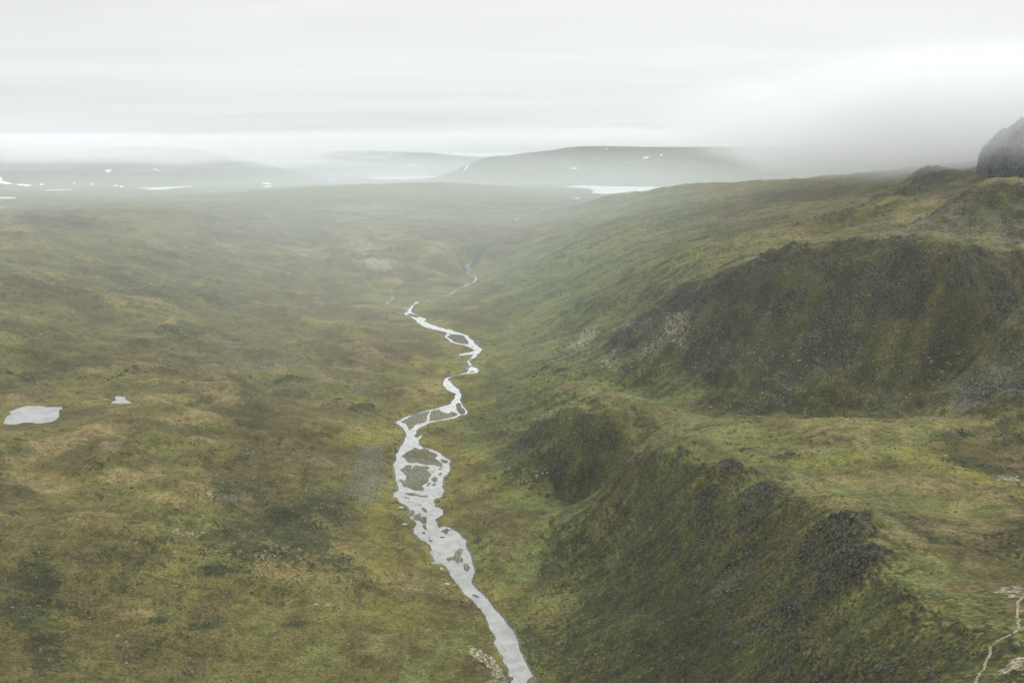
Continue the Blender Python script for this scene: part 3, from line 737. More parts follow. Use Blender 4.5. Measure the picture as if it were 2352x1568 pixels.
# streaks that follow the fall line (turf gullies), made by averaging noise along the slope
gr = np.gradient(wz, axis=0) / dR
gt = np.gradient(wz, axis=1) / (np.gradient(AZ)[None, :] * R2)
DX = gr * np.sin(A2) + gt * np.cos(A2)
DY = gr * np.cos(A2) - gt * np.sin(A2)
gl = np.hypot(DX, DY) + 1e-4
DX, DY = DX / gl, DY / gl
STREAK = np.zeros(X2.shape, np.float32)
bx_ = warp * 5
for sc_, r0, r1, r2, r3 in ((2.6, 0, 1, 500, 800), (6.0, 350, 600, 1400, 2200), (15.0, 1000, 1700, 5000, 7000), (40., 4000, 6000, 40000, 50000)):
    wgt = sstep(r0, r1, R2) * (1 - sstep(r2, r3, R2))
    rows = np.nonzero(wgt.max(1) > 0)[0]
    q0, q1 = rows[0], rows[-1] + 1
    acc = np.zeros((q1 - q0, NA), np.float32)
    for t in np.linspace(-1, 1, 9):
        qx = X2[q0:q1] + DX[q0:q1] * sc_ * 5.5 * t + bx_[q0:q1] * sc_ / 12
        qy = Y2[q0:q1] + DY[q0:q1] * sc_ * 5.5 * t
        acc += gnoise(qx / sc_, qy / sc_, 301) + 0.8 * gnoise(qx / (2.9 * sc_), qy / (2.9 * sc_), 302)
    STREAK[q0:q1] += acc * wgt[q0:q1]
STREAK /= 3.6
# gullies and ribs down the rock faces
rk_rows = np.nonzero((ROCK.max(1) > 0.02) & (LR < math.log(1700)))[0]
q0, q1 = rk_rows[0], rk_rows[-1] + 1
acc = np.zeros((q1 - q0, NA), np.float32)
for t in np.linspace(-1, 1, 7):
    qx = X2[q0:q1] + DX[q0:q1] * 34 * t + warp[q0:q1] * 9
    qy = Y2[q0:q1] + DY[q0:q1] * 34 * t + warp2[q0:q1] * 7
    acc += gnoise(qx / 19, qy / 19, 401) + 0.55 * gnoise(qx / 8, qy / 8, 402)
acc = acc / 3.2
acc_g, q0g, q1g = acc, q0, q1
gully = np.zeros(X2.shape, np.float32)
gully[q0:q1] = 0.35 - 2 * np.abs(acc)
gully *= ROCK
H += gully * np.clip(R2 / 550, 0.5, 1.4) * 3.0 * (1 - flat_near_river)
OUTC = mx(paint_el(2135, 400, 50, 14, 10) * 0.7, paint_el(2080, 445, 60, 6, 8) * 0.7, paint_el(1930, 508, 80, 10, 14), paint_el(1670, 866, 44, 20, -20), paint_el(1800, 905, 60, 12, -10) * 0.5, paint_el(870, 605, 40, 14), paint_el(845, 565, 50, 14) * 0.7, paint_el(2010, 470, 60, 7, 12) * 0.7)
H += OUTC * (5 + 3.5 * warp2 + 2.5 * chip) * np.clip(R2 / 800, 0.8, 2.0)
slopew = sstep(0.10, 0.30, gl) * (0.45 + 0.55 * sstep(-0.15, 0.1, A2 + 0.0 * R2) + 0.55 * sstep(900, 1300, R2) * (A2 < -0.02))
slopew = np.clip(slopew, 0, 1)
STREAK *= slopew
H += STREAK * np.clip(R2 / 500, 0.4, 2.2) * 0.7 * (1 - flat_near_river)
carve_waters()

# river bed, gravel bars and banks
s_out = OUTER.copy()
s_out[near] += wob * 0.8
s_isl = ISL.copy()
s_isl[near] += wob * 0.8
kr = np.clip(R2 / 600, 0.6, 2.4)
wbl = np.exp(-(np.clip(s_out, 0, None) / (11 * kr)) ** 2)
bank = HW + 0.35 + np.clip(s_out, 0, 30) * 0.035 + 0.35 * sstep(0, 2.5 * kr, s_out) + 0.25 * np.clip(warp2, -0.6, 1.5) * sstep(1, 8, s_out)
H = np.where(s_out < 400, wbl * np.maximum(bank, HW + 0.12) + (1 - wbl) * np.maximum(H, HW + 0.4 + 0.02 * np.clip(s_out, 0, 40)), H)
bedn = fbm(X2, Y2, 7.5, 4, 71, 0.6)
upper = sstep(760, 1250, R2)                       # shallow and stony higher up
bed = HW + 0.25 - np.minimum(-s_out * 0.6 / kr, 0.62) + np.clip(bedn * (0.16 + 0.34 * upper), -0.5, 0.62 + 0.0 * R2)
H = np.where(s_out < 0, bed, H)
bar = HW + 0.18 + np.minimum(np.clip(-s_isl, 0, None) * 0.25, 0.4) + 0.12 * bedn
edge = HW - 0.45 + np.clip(bedn, -0.3, 0.4) * 0.4
H = np.where((s_isl < 0) & (s_out < 2 * kr), bar, H)
GRAVEL = np.where((s_out < 1.2 * kr) & (OUTER < 200), 1.0, 0.0).astype(np.float32)
barveg = sstep(3.0 * kr, 9.0 * kr, -s_isl) * sstep(-0.2, 0.5, warp) * (s_isl < 0) * (R2 < 1300)
BANKGREEN = (np.exp(-(np.clip(s_out, 0, None) / (22 * kr)) ** 2) * (s_out > 0)).astype(np.float32)
H[0] = H[0].mean()


# ------------------------------------------------------------------ materials
def new_mat(name):
    m = bpy.data.materials.new(name)
    m.use_nodes = True
    nt = m.node_tree
    b = nt.nodes['Principled BSDF']
    return m, nt, b


def nd(nt, t, **kw):
    x = nt.nodes.new(t)
    for k, v in kw.items():
        if k.startswith('i_'):
            x.inputs[k[2:].replace('_', ' ')].default_value = v
        else:
            setattr(x, k, v)
    return x


def noise(nt, vec, scale, detail=5, rough=0.55, dist=0.0):
    x = nd(nt, 'ShaderNodeTexNoise')
    x.inputs['Scale'].default_value = scale
    x.inputs['Detail'].default_value = detail
    x.inputs['Roughness'].default_value = rough
    x.inputs['Distortion'].default_value = dist
    nt.links.new(vec, x.inputs['Vector'])
    return x.outputs['Fac'] if 'Fac' in x.outputs else x.outputs[0]


def remap(nt, val, a, b, c=0.0, d=1.0):
    x = nd(nt, 'ShaderNodeMapRange')
    x.interpolation_type = 'SMOOTHSTEP'
    nt.links.new(val, x.inputs[0])
    for i, q in enumerate((a, b, c, d)):
        x.inputs[i + 1].default_value = q
    return x.outputs[0]


def math_(nt, op, a, b=None, c=None):
    x = nd(nt, 'ShaderNodeMath', operation=op)
    for i, q in enumerate((a, b, c)):
        if q is None:
            continue
        if isinstance(q, (int, float)):
            x.inputs[i].default_value = q
        else:
            nt.links.new(q, x.inputs[i])
    return x.outputs[0]


def mixc(nt, fac, a, b, blend='MIX'):
    x = nd(nt, 'ShaderNodeMix', data_type='RGBA', blend_type=blend)
    for i, q in ((0, fac), (6, a), (7, b)):
        if isinstance(q, (int, float)):
            x.inputs[i].default_value = q
        elif isinstance(q, tuple):
            x.inputs[i].default_value = q + (1.0,) if len(q) == 3 else q
        else:
            nt.links.new(q, x.inputs[i])
    return x.outputs[2]


def attr(nt, name):
    return nd(nt, 'ShaderNodeAttribute', attribute_name=name)


def terrain_material():
    m, nt, b = new_mat('tundra_ground')
    L = nt.links.new
    tc = nd(nt, 'ShaderNodeTexCoord').outputs['Object']
    c1, c2 = attr(nt, 'cover_a'), attr(nt, 'cover_b')
    s1, s2 = nd(nt, 'ShaderNodeSeparateColor'), nd(nt, 'ShaderNodeSeparateColor')
    L(c1.outputs['Color'], s1.inputs[0]); L(c2.outputs['Color'], s2.inputs[0])
    lush, tan, dark = s1.outputs[0], s1.outputs[1], s1.outputs[2]
    rock, scree, pale = s2.outputs[0], s2.outputs[1], s2.outputs[2]
    c3 = attr(nt, 'cover_c')
    s3 = nd(nt, 'ShaderNodeSeparateColor')
    L(c3.outputs['Color'], s3.inputs[0])
    gravel, red = s3.outputs[0], s3.outputs[1]
    nL = noise(nt, tc, 1 / 42.0, 6, 0.6, 0.6)      # patches tens of metres wide
    nX = noise(nt, tc, 1 / 170.0, 6, 0.58, 0.8)    # broad drifts of colour
    nM = noise(nt, tc, 1 / 8.0, 5, 0.62, 0.4)      # metres
    nF = noise(nt, tc, 1 / 1.6, 4, 0.65)           # tufts
    nS = noise(nt, tc, 1 / 3.5, 3, 0.7, 0.3)

    def brk(mask, nz, k=0.9):     # mask edge broken up by noise
        v = math_(nt, 'MULTIPLY_ADD', math_(nt, 'SUBTRACT', nz, 0.5), k * 2.2, mask)
        v = math_(nt, 'MULTIPLY_ADD', math_(nt, 'SUBTRACT', nS, 0.5), k * 1.3, v)
        g = remap(nt, v, 0.12, 0.95)
        return math_(nt, 'MULTIPLY', g, remap(nt, mask, 0.02, 0.3))
    heath = mixc(nt, remap(nt, nM, 0.36, 0.64), (0.076, 0.067, 0.026), (0.130, 0.112, 0.046))
    grass = mixc(nt, remap(nt, nM, 0.35, 0.65), (0.078, 0.080, 0.026), (0.136, 0.130, 0.046))
    col = mixc(nt, remap(nt, math_(nt, 'MULTIPLY_ADD', nX, 0.6, math_(nt, 'MULTIPLY', nL, 0.4)), 0.455, 0.61), heath, grass)
    lushc = mixc(nt, remap(nt, nM, 0.35, 0.65), (0.118, 0.118, 0.030), (0.205, 0.182, 0.050))
    col = mixc(nt, math_(nt, 'MULTIPLY', brk(lush, nL), 0.95), col, lushc)
    tanc = mixc(nt, remap(nt, nM, 0.35, 0.65), (0.150, 0.118, 0.056), (0.255, 0.205, 0.115))
    col = mixc(nt, math_(nt, 'MULTIPLY', brk(tan, nL), 0.72), col, tanc)
    col = mixc(nt, brk(red, nM), col, (0.10, 0.06, 0.045))
    c5 = attr(nt, 'cover_d')
    s5 = nd(nt, 'ShaderNodeSeparateColor')
    L(c5.outputs['Color'], s5.inputs[0])
    grc = mixc(nt, remap(nt, nM, 0.35, 0.65), (0.066, 0.090, 0.030), (0.140, 0.165, 0.062))
    col = mixc(nt, math_(nt, 'MULTIPLY', brk(s5.outputs[2], nL), 0.8), col, grc)
    # slope streaks: darker and greener gullies between drier ribs
    c4 = attr(nt, 'cover_d')
    s4 = nd(nt, 'ShaderNodeSeparateColor')
    L(c4.outputs['Color'], s4.inputs[0])
    st = math_(nt, 'MULTIPLY_ADD', math_(nt, 'SUBTRACT', nS, 0.5), 0.8, s4.outputs[0])
    col = mixc(nt, math_(nt, 'MULTIPLY', remap(nt, st, 0.46, 0.20), 0.75), col, (0.040, 0.050, 0.020))
    col = mixc(nt, math_(nt, 'MULTIPLY', remap(nt, st, 0.56, 0.82), 0.38), col, (0.185, 0.165, 0.080))
    # dry straw flecks and dark scrub flecks everywhere
    fleck = math_(nt, 'MULTIPLY', remap(nt, nS, 0.57, 0.70), 0.5)
    col = mixc(nt, fleck, col, (0.20, 0.155, 0.075))
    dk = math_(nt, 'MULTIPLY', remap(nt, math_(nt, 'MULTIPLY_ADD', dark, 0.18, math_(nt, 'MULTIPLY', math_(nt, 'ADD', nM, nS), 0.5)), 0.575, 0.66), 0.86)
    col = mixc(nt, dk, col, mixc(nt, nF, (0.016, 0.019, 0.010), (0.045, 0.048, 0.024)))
    # scree and gravel
    scr = mixc(nt, remap(nt, nF, 0.35, 0.65), (0.058, 0.058, 0.056), (0.150, 0.149, 0.140))
    col = mixc(nt, math_(nt, 'MULTIPLY', brk(scree, nM), 0.72), col, scr)
    # dark rock with vegetated ledges
    vor = nd(nt, 'ShaderNodeTexVoronoi', feature='DISTANCE_TO_EDGE')
    vor.inputs['Scale'].default_value = 1 / 3.4
    dvec = nd(nt, 'ShaderNodeVectorMath', operation='ADD')
    nvec = nd(nt, 'ShaderNodeTexNoise')
    nvec.inputs['Scale'].default_value = 0.5
    L(tc, nvec.inputs['Vector'])
    sc = nd(nt, 'ShaderNodeVectorMath', operation='SCALE')
    L(nvec.outputs['Color'], sc.inputs[0]); sc.inputs['Scale'].default_value = 3.0
    L(tc, dvec.inputs[0]); L(sc.outputs[0], dvec.inputs[1])
    L(dvec.outputs[0], vor.inputs['Vector'])
    crack = remap(nt, vor.outputs['Distance'], 0.0, 0.12)
    rk = mixc(nt, remap(nt, nF, 0.3, 0.7), (0.030, 0.030, 0.028), (0.102, 0.099, 0.088))
    rk = mixc(nt, math_(nt, 'MULTIPLY', math_(nt, 'SUBTRACT', 1.0, crack), 0.6), rk, (0.015, 0.015, 0.014))
    ledgev = remap(nt, math_(nt, 'MULTIPLY_ADD', nL, 0.5, math_(nt, 'MULTIPLY', nS, 0.5)), 0.48, 0.58)
    rk = mixc(nt, math_(nt, 'MULTIPLY', ledgev, 0.85), rk, mixc(nt, nM, (0.050, 0.055, 0.020), (0.130, 0.118, 0.048)))
    col = mixc(nt, math_(nt, 'MULTIPLY', brk(rock, nM, 1.1), 0.94), col, rk)
    # light rock
    pl = mixc(nt, remap(nt, nF, 0.3, 0.7), (0.16, 0.145, 0.12), (0.42, 0.39, 0.34))
    col = mixc(nt, math_(nt, 'MULTIPLY', brk(pale, nS, 1.3), 0.9), col, pl)
    grv = mixc(nt, remap(nt, nF, 0.3, 0.7), (0.100, 0.100, 0.092), (0.170, 0.168, 0.150))
    col = mixc(nt, gravel, col, mixc(nt, math_(nt, 'MULTIPLY', s3.outputs[2], remap(nt, nM, 0.3, 0.6)), grv, (0.125, 0.100, 0.040)))
    # stones sprinkled in the turf
    v2 = nd(nt, 'ShaderNodeTexVoronoi', feature='F1')
    v2.inputs['Scale'].default_value = 1 / 3.0
    L(tc, v2.inputs['Vector'])
    stone = remap(nt, v2.outputs['Distance'], 0.17, 0.11)
    few = remap(nt, math_(nt, 'MULTIPLY_ADD', scree, 0.25, math_(nt, 'MULTIPLY_ADD', rock, 0.06, nL)), 0.56, 0.74)
    stone = math_(nt, 'MULTIPLY', stone, few)
    col = mixc(nt, math_(nt, 'MULTIPLY', stone, 0.8), col, (0.20, 0.198, 0.185))
    # tuft-scale mottling
    mott = mixc(nt, remap(nt, nF, 0.30, 0.70), (0.36, 0.36, 0.30), (0.98, 0.955, 0.77))
    col = mixc(nt, 1.0, col, mott, 'MULTIPLY')
    drift = mixc(nt, remap(nt, math_(nt, 'MULTIPLY_ADD', nX, 0.5, math_(nt, 'MULTIPLY', nL, 0.5)), 0.38, 0.62), (0.74, 0.74, 0.74), (1.22, 1.22, 1.20))
    col = mixc(nt, 1.0, col, drift, 'MULTIPLY')
    L(col, b.inputs['Base Color'])
    b.inputs['Roughness'].default_value = 0.95
    b.inputs['Specular IOR Level'].default_value = 0.15
    hgt = math_(nt, 'ADD', math_(nt, 'MULTIPLY', nM, 1.6), math_(nt, 'MULTIPLY', nF, 0.45))
    hgt = math_(nt, 'ADD', hgt, math_(nt, 'MULTIPLY', math_(nt, 'MULTIPLY', crack, rock), 0.6))
    bp = nd(nt, 'ShaderNodeBump')
    bp.inputs['Strength'].default_value = 1.0
    bp.inputs['Distance'].default_value = 1.0
    L(hgt, bp.inputs['Height'])
    L(bp.outputs[0], b.inputs['Normal'])
    return m


GROUND = terrain_material()


def link(o, kind=None, label=None, cat=None, group=None):
    COL.objects.link(o)
    for k, v in (('kind', kind), ('label', label), ('category', cat), ('group', group)):
        if v:
            o[k] = v
    return o


def grid_mesh(name, i0, i1):
    nr = i1 - i0
    V = np.stack([X2[i0:i1], Y2[i0:i1], H[i0:i1]], -1).reshape(-1, 3).astype(np.float32)
    ii, jj = np.meshgrid(np.arange(nr - 1), np.arange(NA - 1), indexing='ij')
    a = (ii * NA + jj).ravel()
    Q = np.stack([a, a + 1, a + NA + 1, a + NA], 1)[:, ::-1]
    me = bpy.data.meshes.new(name)
    me.vertices.add(len(V))
    me.vertices.foreach_set('co', V.ravel())
    me.loops.add(Q.size)
    me.loops.foreach_set('vertex_index', Q.ravel().astype(np.int32))
    me.polygons.add(len(Q))
    me.polygons.foreach_set('loop_start', np.arange(0, Q.size, 4, dtype=np.int32))
    me.polygons.foreach_set('loop_total', np.full(len(Q), 4, np.int32))
    me.update(calc_edges=True)
    me.polygons.foreach_set('use_smooth', np.ones(len(Q), bool))

    def put(nm, r, g, b_):
        at = me.attributes.new(nm, 'FLOAT_COLOR', 'POINT')
        arr = np.ones((len(V), 4), np.float32)
        for k, q in enumerate((r, g, b_)):
            arr[:, k] = np.clip(q[i0:i1].ravel(), 0, 1)
        at.data.foreach_set('color', arr.ravel())
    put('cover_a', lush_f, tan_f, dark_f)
    put('cover_b', rock_f, scree_f, pale_f)
    put('cover_c', GRAVEL, RED, barveg)
    put('cover_d', 0.5 + 0.5 * np.clip(STREAK * 1.3, -1, 1), 0.5 + 0.4 * np.clip(moor, -1.2, 1.2), green_f)
    me.materials.append(GROUND)
    return bpy.data.objects.new(name, me)


# cover follows the relief as well: dry on knolls, green in hollows, bare where steep
gx = np.gradient(H, axis=0) / dR
ga = np.gradient(H, axis=1) / (np.gradient(AZ)[None, :] * R2)
SL = np.hypot(gx, ga)
mh = 0.65 * moor + 0.5 * hum
knoll = sstep(0.05, 0.65, mh) * (1 - steep)
hollow = sstep(-0.05, -0.6, mh) * (1 - steep)
keep = 1 - GRAVEL
green_f = GREEN * keep
tan_f = np.clip(np.maximum(TAN, 0.80 * knoll * (1 - 0.8 * LUSH)), 0, 1) * keep
lush_f = np.clip(np.maximum(np.maximum(LUSH, 0.22 * hollow), 0.62 * BANKGREEN), 0, 1) * keep * (1 - 0.6 * DARK)
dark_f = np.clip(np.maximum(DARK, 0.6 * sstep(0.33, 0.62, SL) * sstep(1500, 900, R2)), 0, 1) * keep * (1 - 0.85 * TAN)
rib = np.ones(X2.shape, np.float32)
rib[q0g:q1g] = 0.42 + 0.58 * sstep(0.66, 0.15, np.abs(acc_g))
rock_f = np.clip(np.maximum(ROCK * rib, 0.5 * sstep(0.85, 1.25, SL)), 0, 1) * keep
scree_f = SCREE * keep
pale_f = PALE * keep
i_split = int(np.searchsorted(LR, math.log(6900)))
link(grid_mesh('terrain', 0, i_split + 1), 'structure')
link(grid_mesh('far_hills', i_split, NR), 'structure')


# ------------------------------------------------------------------ water
def water_material(name, col, rough, bump, foam=False):
    m, nt, b = new_mat(name)
    tc = nd(nt, 'ShaderNodeTexCoord').outputs['Object']
    n = noise(nt, tc, 1 / 6.0, 4, 0.6, 0.5)
    b.inputs['Roughness'].default_value = rough
    b.inputs['IOR'].default_value = 1.33
    n3 = noise(nt, tc, 1 / 17.0, 5, 0.65, 1.2)
    c = mixc(nt, remap(nt, math_(nt, 'MULTIPLY_ADD', n3, 0.6, math_(nt, 'MULTIPLY', n, 0.4)), 0.36, 0.64), tuple(q * 0.76 for q in col), tuple(q * 1.1 for q in col))
    if foam:      # broken white water on the steeper upper reach
        sy = nd(nt, 'ShaderNodeSeparateXYZ')
        nt.links.new(tc, sy.inputs[0])
        up = remap(nt, sy.outputs['Y'], 560.0, 1150.0)
        c = mixc(nt, math_(nt, 'MULTIPLY', up, remap(nt, noise(nt, tc, 1 / 2.5, 4, 0.7, 0.5), 0.35, 0.62)), c, (0.46, 0.47, 0.45))
    nt.links.new(c, b.inputs['Base Color'])
    bp = nd(nt, 'ShaderNodeBump')
    bp.inputs['Strength'].default_value = bump
    bp.inputs['Distance'].default_value = 0.15
    n2 = noise(nt, tc, 1 / 1.3, 3, 0.6)
    nt.links.new(n2, bp.inputs['Height'])
    nt.links.new(bp.outputs[0], b.inputs['Normal'])
    return m


MW = water_material('river_water', (0.225, 0.232, 0.217), 0.12, 0.3, True)
ML = water_material('lake_water', (0.36, 0.37, 0.36), 0.32, 0.0)
MT = water_material('tarn_water', (0.20, 0.208, 0.20), 0.15, 0.1)

wm = (s_out < 2.2 * kr) & (OUTER < 100)
cell = wm[:-1, :-1] | wm[1:, :-1] | wm[:-1, 1:] | wm[1:, 1:]
ci, cj = np.nonzero(cell)
ids = np.stack([ci * NA + cj, ci * NA + cj + 1, (ci + 1) * NA + cj + 1, (ci + 1) * NA + cj], 1)[:, ::-1]
uq, inv = np.unique(ids, return_inverse=True)
inv = inv.reshape(ids.shape)
V = np.stack([X2.ravel()[uq], Y2.ravel()[uq], HW.ravel()[uq]], 1)
me = bpy.data.meshes.new('river')
me.from_pydata(V.tolist(), [], inv.tolist())
me.materials.append(MW)
for p in me.polygons:
    p.use_smooth = True
link(bpy.data.objects.new('river', me), 'structure', 'pale grey braided river winding along the valley floor')

for nm, lb, P, z in WATERS:
    c0 = P.mean(0)
    Q = c0 + (P - c0) * 1.04
    bm = bmesh.new()
    vs = [bm.verts.new((q[0], q[1], z)) for q in Q]
    f = bm.faces.new(vs)
    if f.normal.z < 0:
        f.normal_flip()
    bmesh.ops.triangulate(bm, faces=bm.faces[:])
    me = bpy.data.meshes.new(nm)
    bm.to_mesh(me)
    bm.free()
    me.materials.append(ML if nm == 'lake' else MT)
    link(bpy.data.objects.new(nm, me), 'structure', lb)

# ------------------------------------------------------------------ haze
def volume_mat(name, color, density, aniso=0.0):
    m = bpy.data.materials.new(name)
    m.use_nodes = True
    nt = m.node_tree
    nt.nodes.clear()
    out = nt.nodes.new('ShaderNodeOutputMaterial')
    v = nt.nodes.new('ShaderNodeVolumePrincipled')
    v.inputs['Color'].default_value = color
    v.inputs['Density'].default_value = density
    v.inputs['Anisotropy'].default_value = aniso
    nt.links.new(v.outputs[0], out.inputs['Volume'])
    return m


bm = bmesh.new()
bmesh.ops.create_cube(bm, size=1.0)
HZ0, HZ1 = float(H.min()) - 1.0, 650.0
for v in bm.verts:
    v.co = (v.co.x * 55400, v.co.y * 55400, HZ0 if v.co.z < 0 else HZ1)
me = bpy.data.meshes.new('haze')
bm.to_mesh(me); bm.free()
me.materials.append(volume_mat('haze_air', (0.84, 0.945, 1.0, 1), 0.48e-4))
link(bpy.data.objects.new('haze', me), 'stuff')


# ------------------------------------------------------------------ mist and low cloud
def fog_mat(name, density, k=0.9, scale=1.6, edge=0.55, seed=0.0, stretch=(1, 1, 1), alb=0.97, blue=0.025):
    m = bpy.data.materials.new(name)
    m.use_nodes = True
    nt = m.node_tree
    nt.nodes.clear()
    out = nt.nodes.new('ShaderNodeOutputMaterial')
    v = nt.nodes.new('ShaderNodeVolumePrincipled')
    v.inputs['Color'].default_value = (alb * (1 - blue), alb * (1 - 0.25 * blue), alb, 1)
    nt.links.new(v.outputs[0], out.inputs['Volume'])
    tc = nt.nodes.new('ShaderNodeTexCoord').outputs['Object']
    ln = nd(nt, 'ShaderNodeVectorMath', operation='LENGTH')
    nt.links.new(tc, ln.inputs[0])
    mp = nd(nt, 'ShaderNodeMapping')
    mp.inputs['Location'].default_value = (seed, seed * 1.7, 0)
    mp.inputs['Scale'].default_value = stretch
    nt.links.new(tc, mp.inputs[0])
    nz = noise(nt, mp.outputs[0], scale, 4, 0.55, 0.3)
    body = math_(nt, 'SUBTRACT', 1.0, math_(nt, 'POWER', ln.outputs['Value'], 2.0))
    body = math_(nt, 'MULTIPLY_ADD', math_(nt, 'SUBTRACT', nz, 0.5), k * 2, body)
    nt.links.new(math_(nt, 'MULTIPLY', remap(nt, body, 0.0, edge), density), v.inputs['Density'])
    return m


def fog(name, center, radii, rotz, mat):
    bm = bmesh.new()
    bmesh.ops.create_icosphere(bm, subdivisions=4, radius=1.0)
    me = bpy.data.meshes.new(name)
    bm.to_mesh(me); bm.free()
    me.materials.append(mat)
    o = bpy.data.objects.new(name, me)
    o.location = center
    o.scale = radii
    o.rotation_euler = (0, 0, rotz)
    link(o, 'stuff')


def col_at(u, r, z):
    x, y, _ = at_r(u, 500, r)
    return (x, y, z)


fog('fog', col_at(2300, 1950, 378), (760, 820, 142), 0.0, fog_mat('fog_right', 0.0055, 0.9, 2.8, 0.9, 1.0, (1, 1, 0.6), 0.905))
fog('fog', col_at(60, 10600, 360), (4400, 2800, 250), 0.35, fog_mat('fog_left', 0.0019, 0.8, 3.6, 0.9, 3.0, (1, 1, 1), 0.90))
fog('fog', col_at(1500, 13000, 535), (12500, 6600, 108), 0.0, fog_mat('fog_deck', 0.0022, 1.0, 8.0, 0.9, 5.0, (1, 1, 0.3), 0.86))
fog('mist', col_at(520, 1950, 120), (1900, 1300, 240), 0.2, fog_mat('mist_left', 0.00018, 1.1, 3.0, 1.0, 7.0, blue=0.13))
fog('mist', col_at(1150, 3000, 90), (2500, 2000, 230), -0.1, fog_mat('mist_middle', 0.00007, 0.7, 2.4, 1.0, 9.0, blue=0.13))
fog('mist', col_at(1176, 8300, 110), (9000, 5600, 330), 0.0, fog_mat('mist_far', 0.00014, 0.3, 2.0, 1.0, 11.0, blue=0.10))


# ------------------------------------------------------------------ crag at the end of the plateau
from mathutils import noise as mn, Vector
cb_ = hit(2262, 414)
cr_r = math.hypot(cb_[0], cb_[1])
mpp = cr_r / F * 1.16
back_d = np.array([cb_[0], cb_[1]]) / cr_r
right_d = np.array([back_d[1], -back_d[0]])
NA_, NB_ = 230, 150
aa = np.linspace(-14, 330, NA_)
bb = np.concatenate([np.linspace(-16, 36, 110), np.linspace(38, 200, 40)])
AA, BB = np.meshgrid(aa, bb)
but = fbm(AA, BB * 0.12, 44, 5, 611, 0.62, None, True)
ae = AA + 3.5 * fbm(AA, BB, 18, 4, 617) + 2 * np.abs(BB - 12) * 0.06
be = BB + 10 * but + 2.0 * fbm(AA, BB, 7, 4, 619) - 4
top = np.interp(ae / mpp, [-6, 0, 3, 8, 20, 50, 70, 92, 140, 230, 500], [-12, 0, 16, 38, 60, 82, 92, 108, 128, 150, 165]) * mpp
top = top + sstep(0, 12, top) * (fbm(AA, BB * 0.4, 40, 5, 641, 0.62, None, True) * 9.0 - 3)
front = np.interp(be, [-14, 0, 2.5, 6, 12, 20, 40, 120, 220], [0, 0.06, 0.32, 0.62, 0.80, 0.92, 1.0, 1.04, 0.9])
HH = np.where(top > 0, top * front, top) + (fbm(AA, BB, 16, 5, 623, 0.6, None, True) * 2.2 + np.abs(fbm(AA, BB, 5, 3, 629)) * 1.6) * sstep(0, 8, top * front)
z0 = float(cb_[2]) - 3.0
gx_ = cb_[0] + right_d[0] * AA + back_d[0] * BB
gy_ = cb_[1] + right_d[1] * AA + back_d[1] * BB
gz_ = np.maximum(z0 + np.minimum(HH, HH), -1e3)
zg = ground(gx_, gy_)
gz_ = np.where(front < 0.1, zg - 4, np.maximum(gz_, zg - 4))
V = np.stack([gx_, gy_, gz_], -1).reshape(-1, 3)
ii, jj = np.meshgrid(np.arange(len(bb) - 1), np.arange(NA_ - 1), indexing='ij')
q_ = (ii * NA_ + jj).ravel()
me = bpy.data.meshes.new('crag')
me.from_pydata(V.tolist(), [], np.stack([q_, q_ + 1, q_ + NA_ + 1, q_ + NA_], 1).tolist())
if me.polygons[len(me.polygons) // 2].normal.z < 0:
    me.flip_normals()


def rock_material(name, lo, hi, moss, scale, mossw=0.5):
    m, nt, b = new_mat(name)
    tc = nd(nt, 'ShaderNodeTexCoord').outputs['Object']
    n1 = noise(nt, tc, scale, 6, 0.65, 0.5)
    n2 = noise(nt, tc, scale * 0.2, 4, 0.6)
    geo = nd(nt, 'ShaderNodeNewGeometry')
    sx = nd(nt, 'ShaderNodeSeparateXYZ')
    nt.links.new(geo.outputs['Normal'], sx.inputs[0])
    c = mixc(nt, remap(nt, n1, 0.3, 0.7), lo, hi)
    up = math_(nt, 'MULTIPLY', remap(nt, math_(nt, 'MULTIPLY_ADD', n2, 0.8, sx.outputs['Z']), 0.85, 1.25), mossw)
    c = mixc(nt, up, c, moss)
    nt.links.new(c, b.inputs['Base Color'])
    b.inputs['Roughness'].default_value = 0.95
    b.inputs['Specular IOR Level'].default_value = 0.2
    bp = nd(nt, 'ShaderNodeBump')
    bp.inputs['Strength'].default_value = 0.8
    bp.inputs['Distance'].default_value = 0.8 / max(scale, 0.2) * 0.3
    nt.links.new(n1, bp.inputs['Height'])
    nt.links.new(bp.outputs[0], b.inputs['Normal'])
    return m


me.materials.append(rock_material('crag_rock', (0.026, 0.027, 0.027), (0.12, 0.118, 0.108), (0.085, 0.085, 0.04), 0.16, 0.9))
link(bpy.data.objects.new('crag', me), 'structure', 'dark rock crag rising into the cloud above the scree')

# ------------------------------------------------------------------ trodden path on the near ridge
M_PATH, nt, b = new_mat('path_gravel')
tc = nd(nt, 'ShaderNodeTexCoord').outputs['Object']
pn = noise(nt, tc, 1.1, 5, 0.7)
pc = mixc(nt, remap(nt, pn, 0.38, 0.62), (0.075, 0.062, 0.042), (0.27, 0.225, 0.165))
nt.links.new(pc, b.inputs['Base Color'])
b.inputs['Roughness'].default_value = 0.95


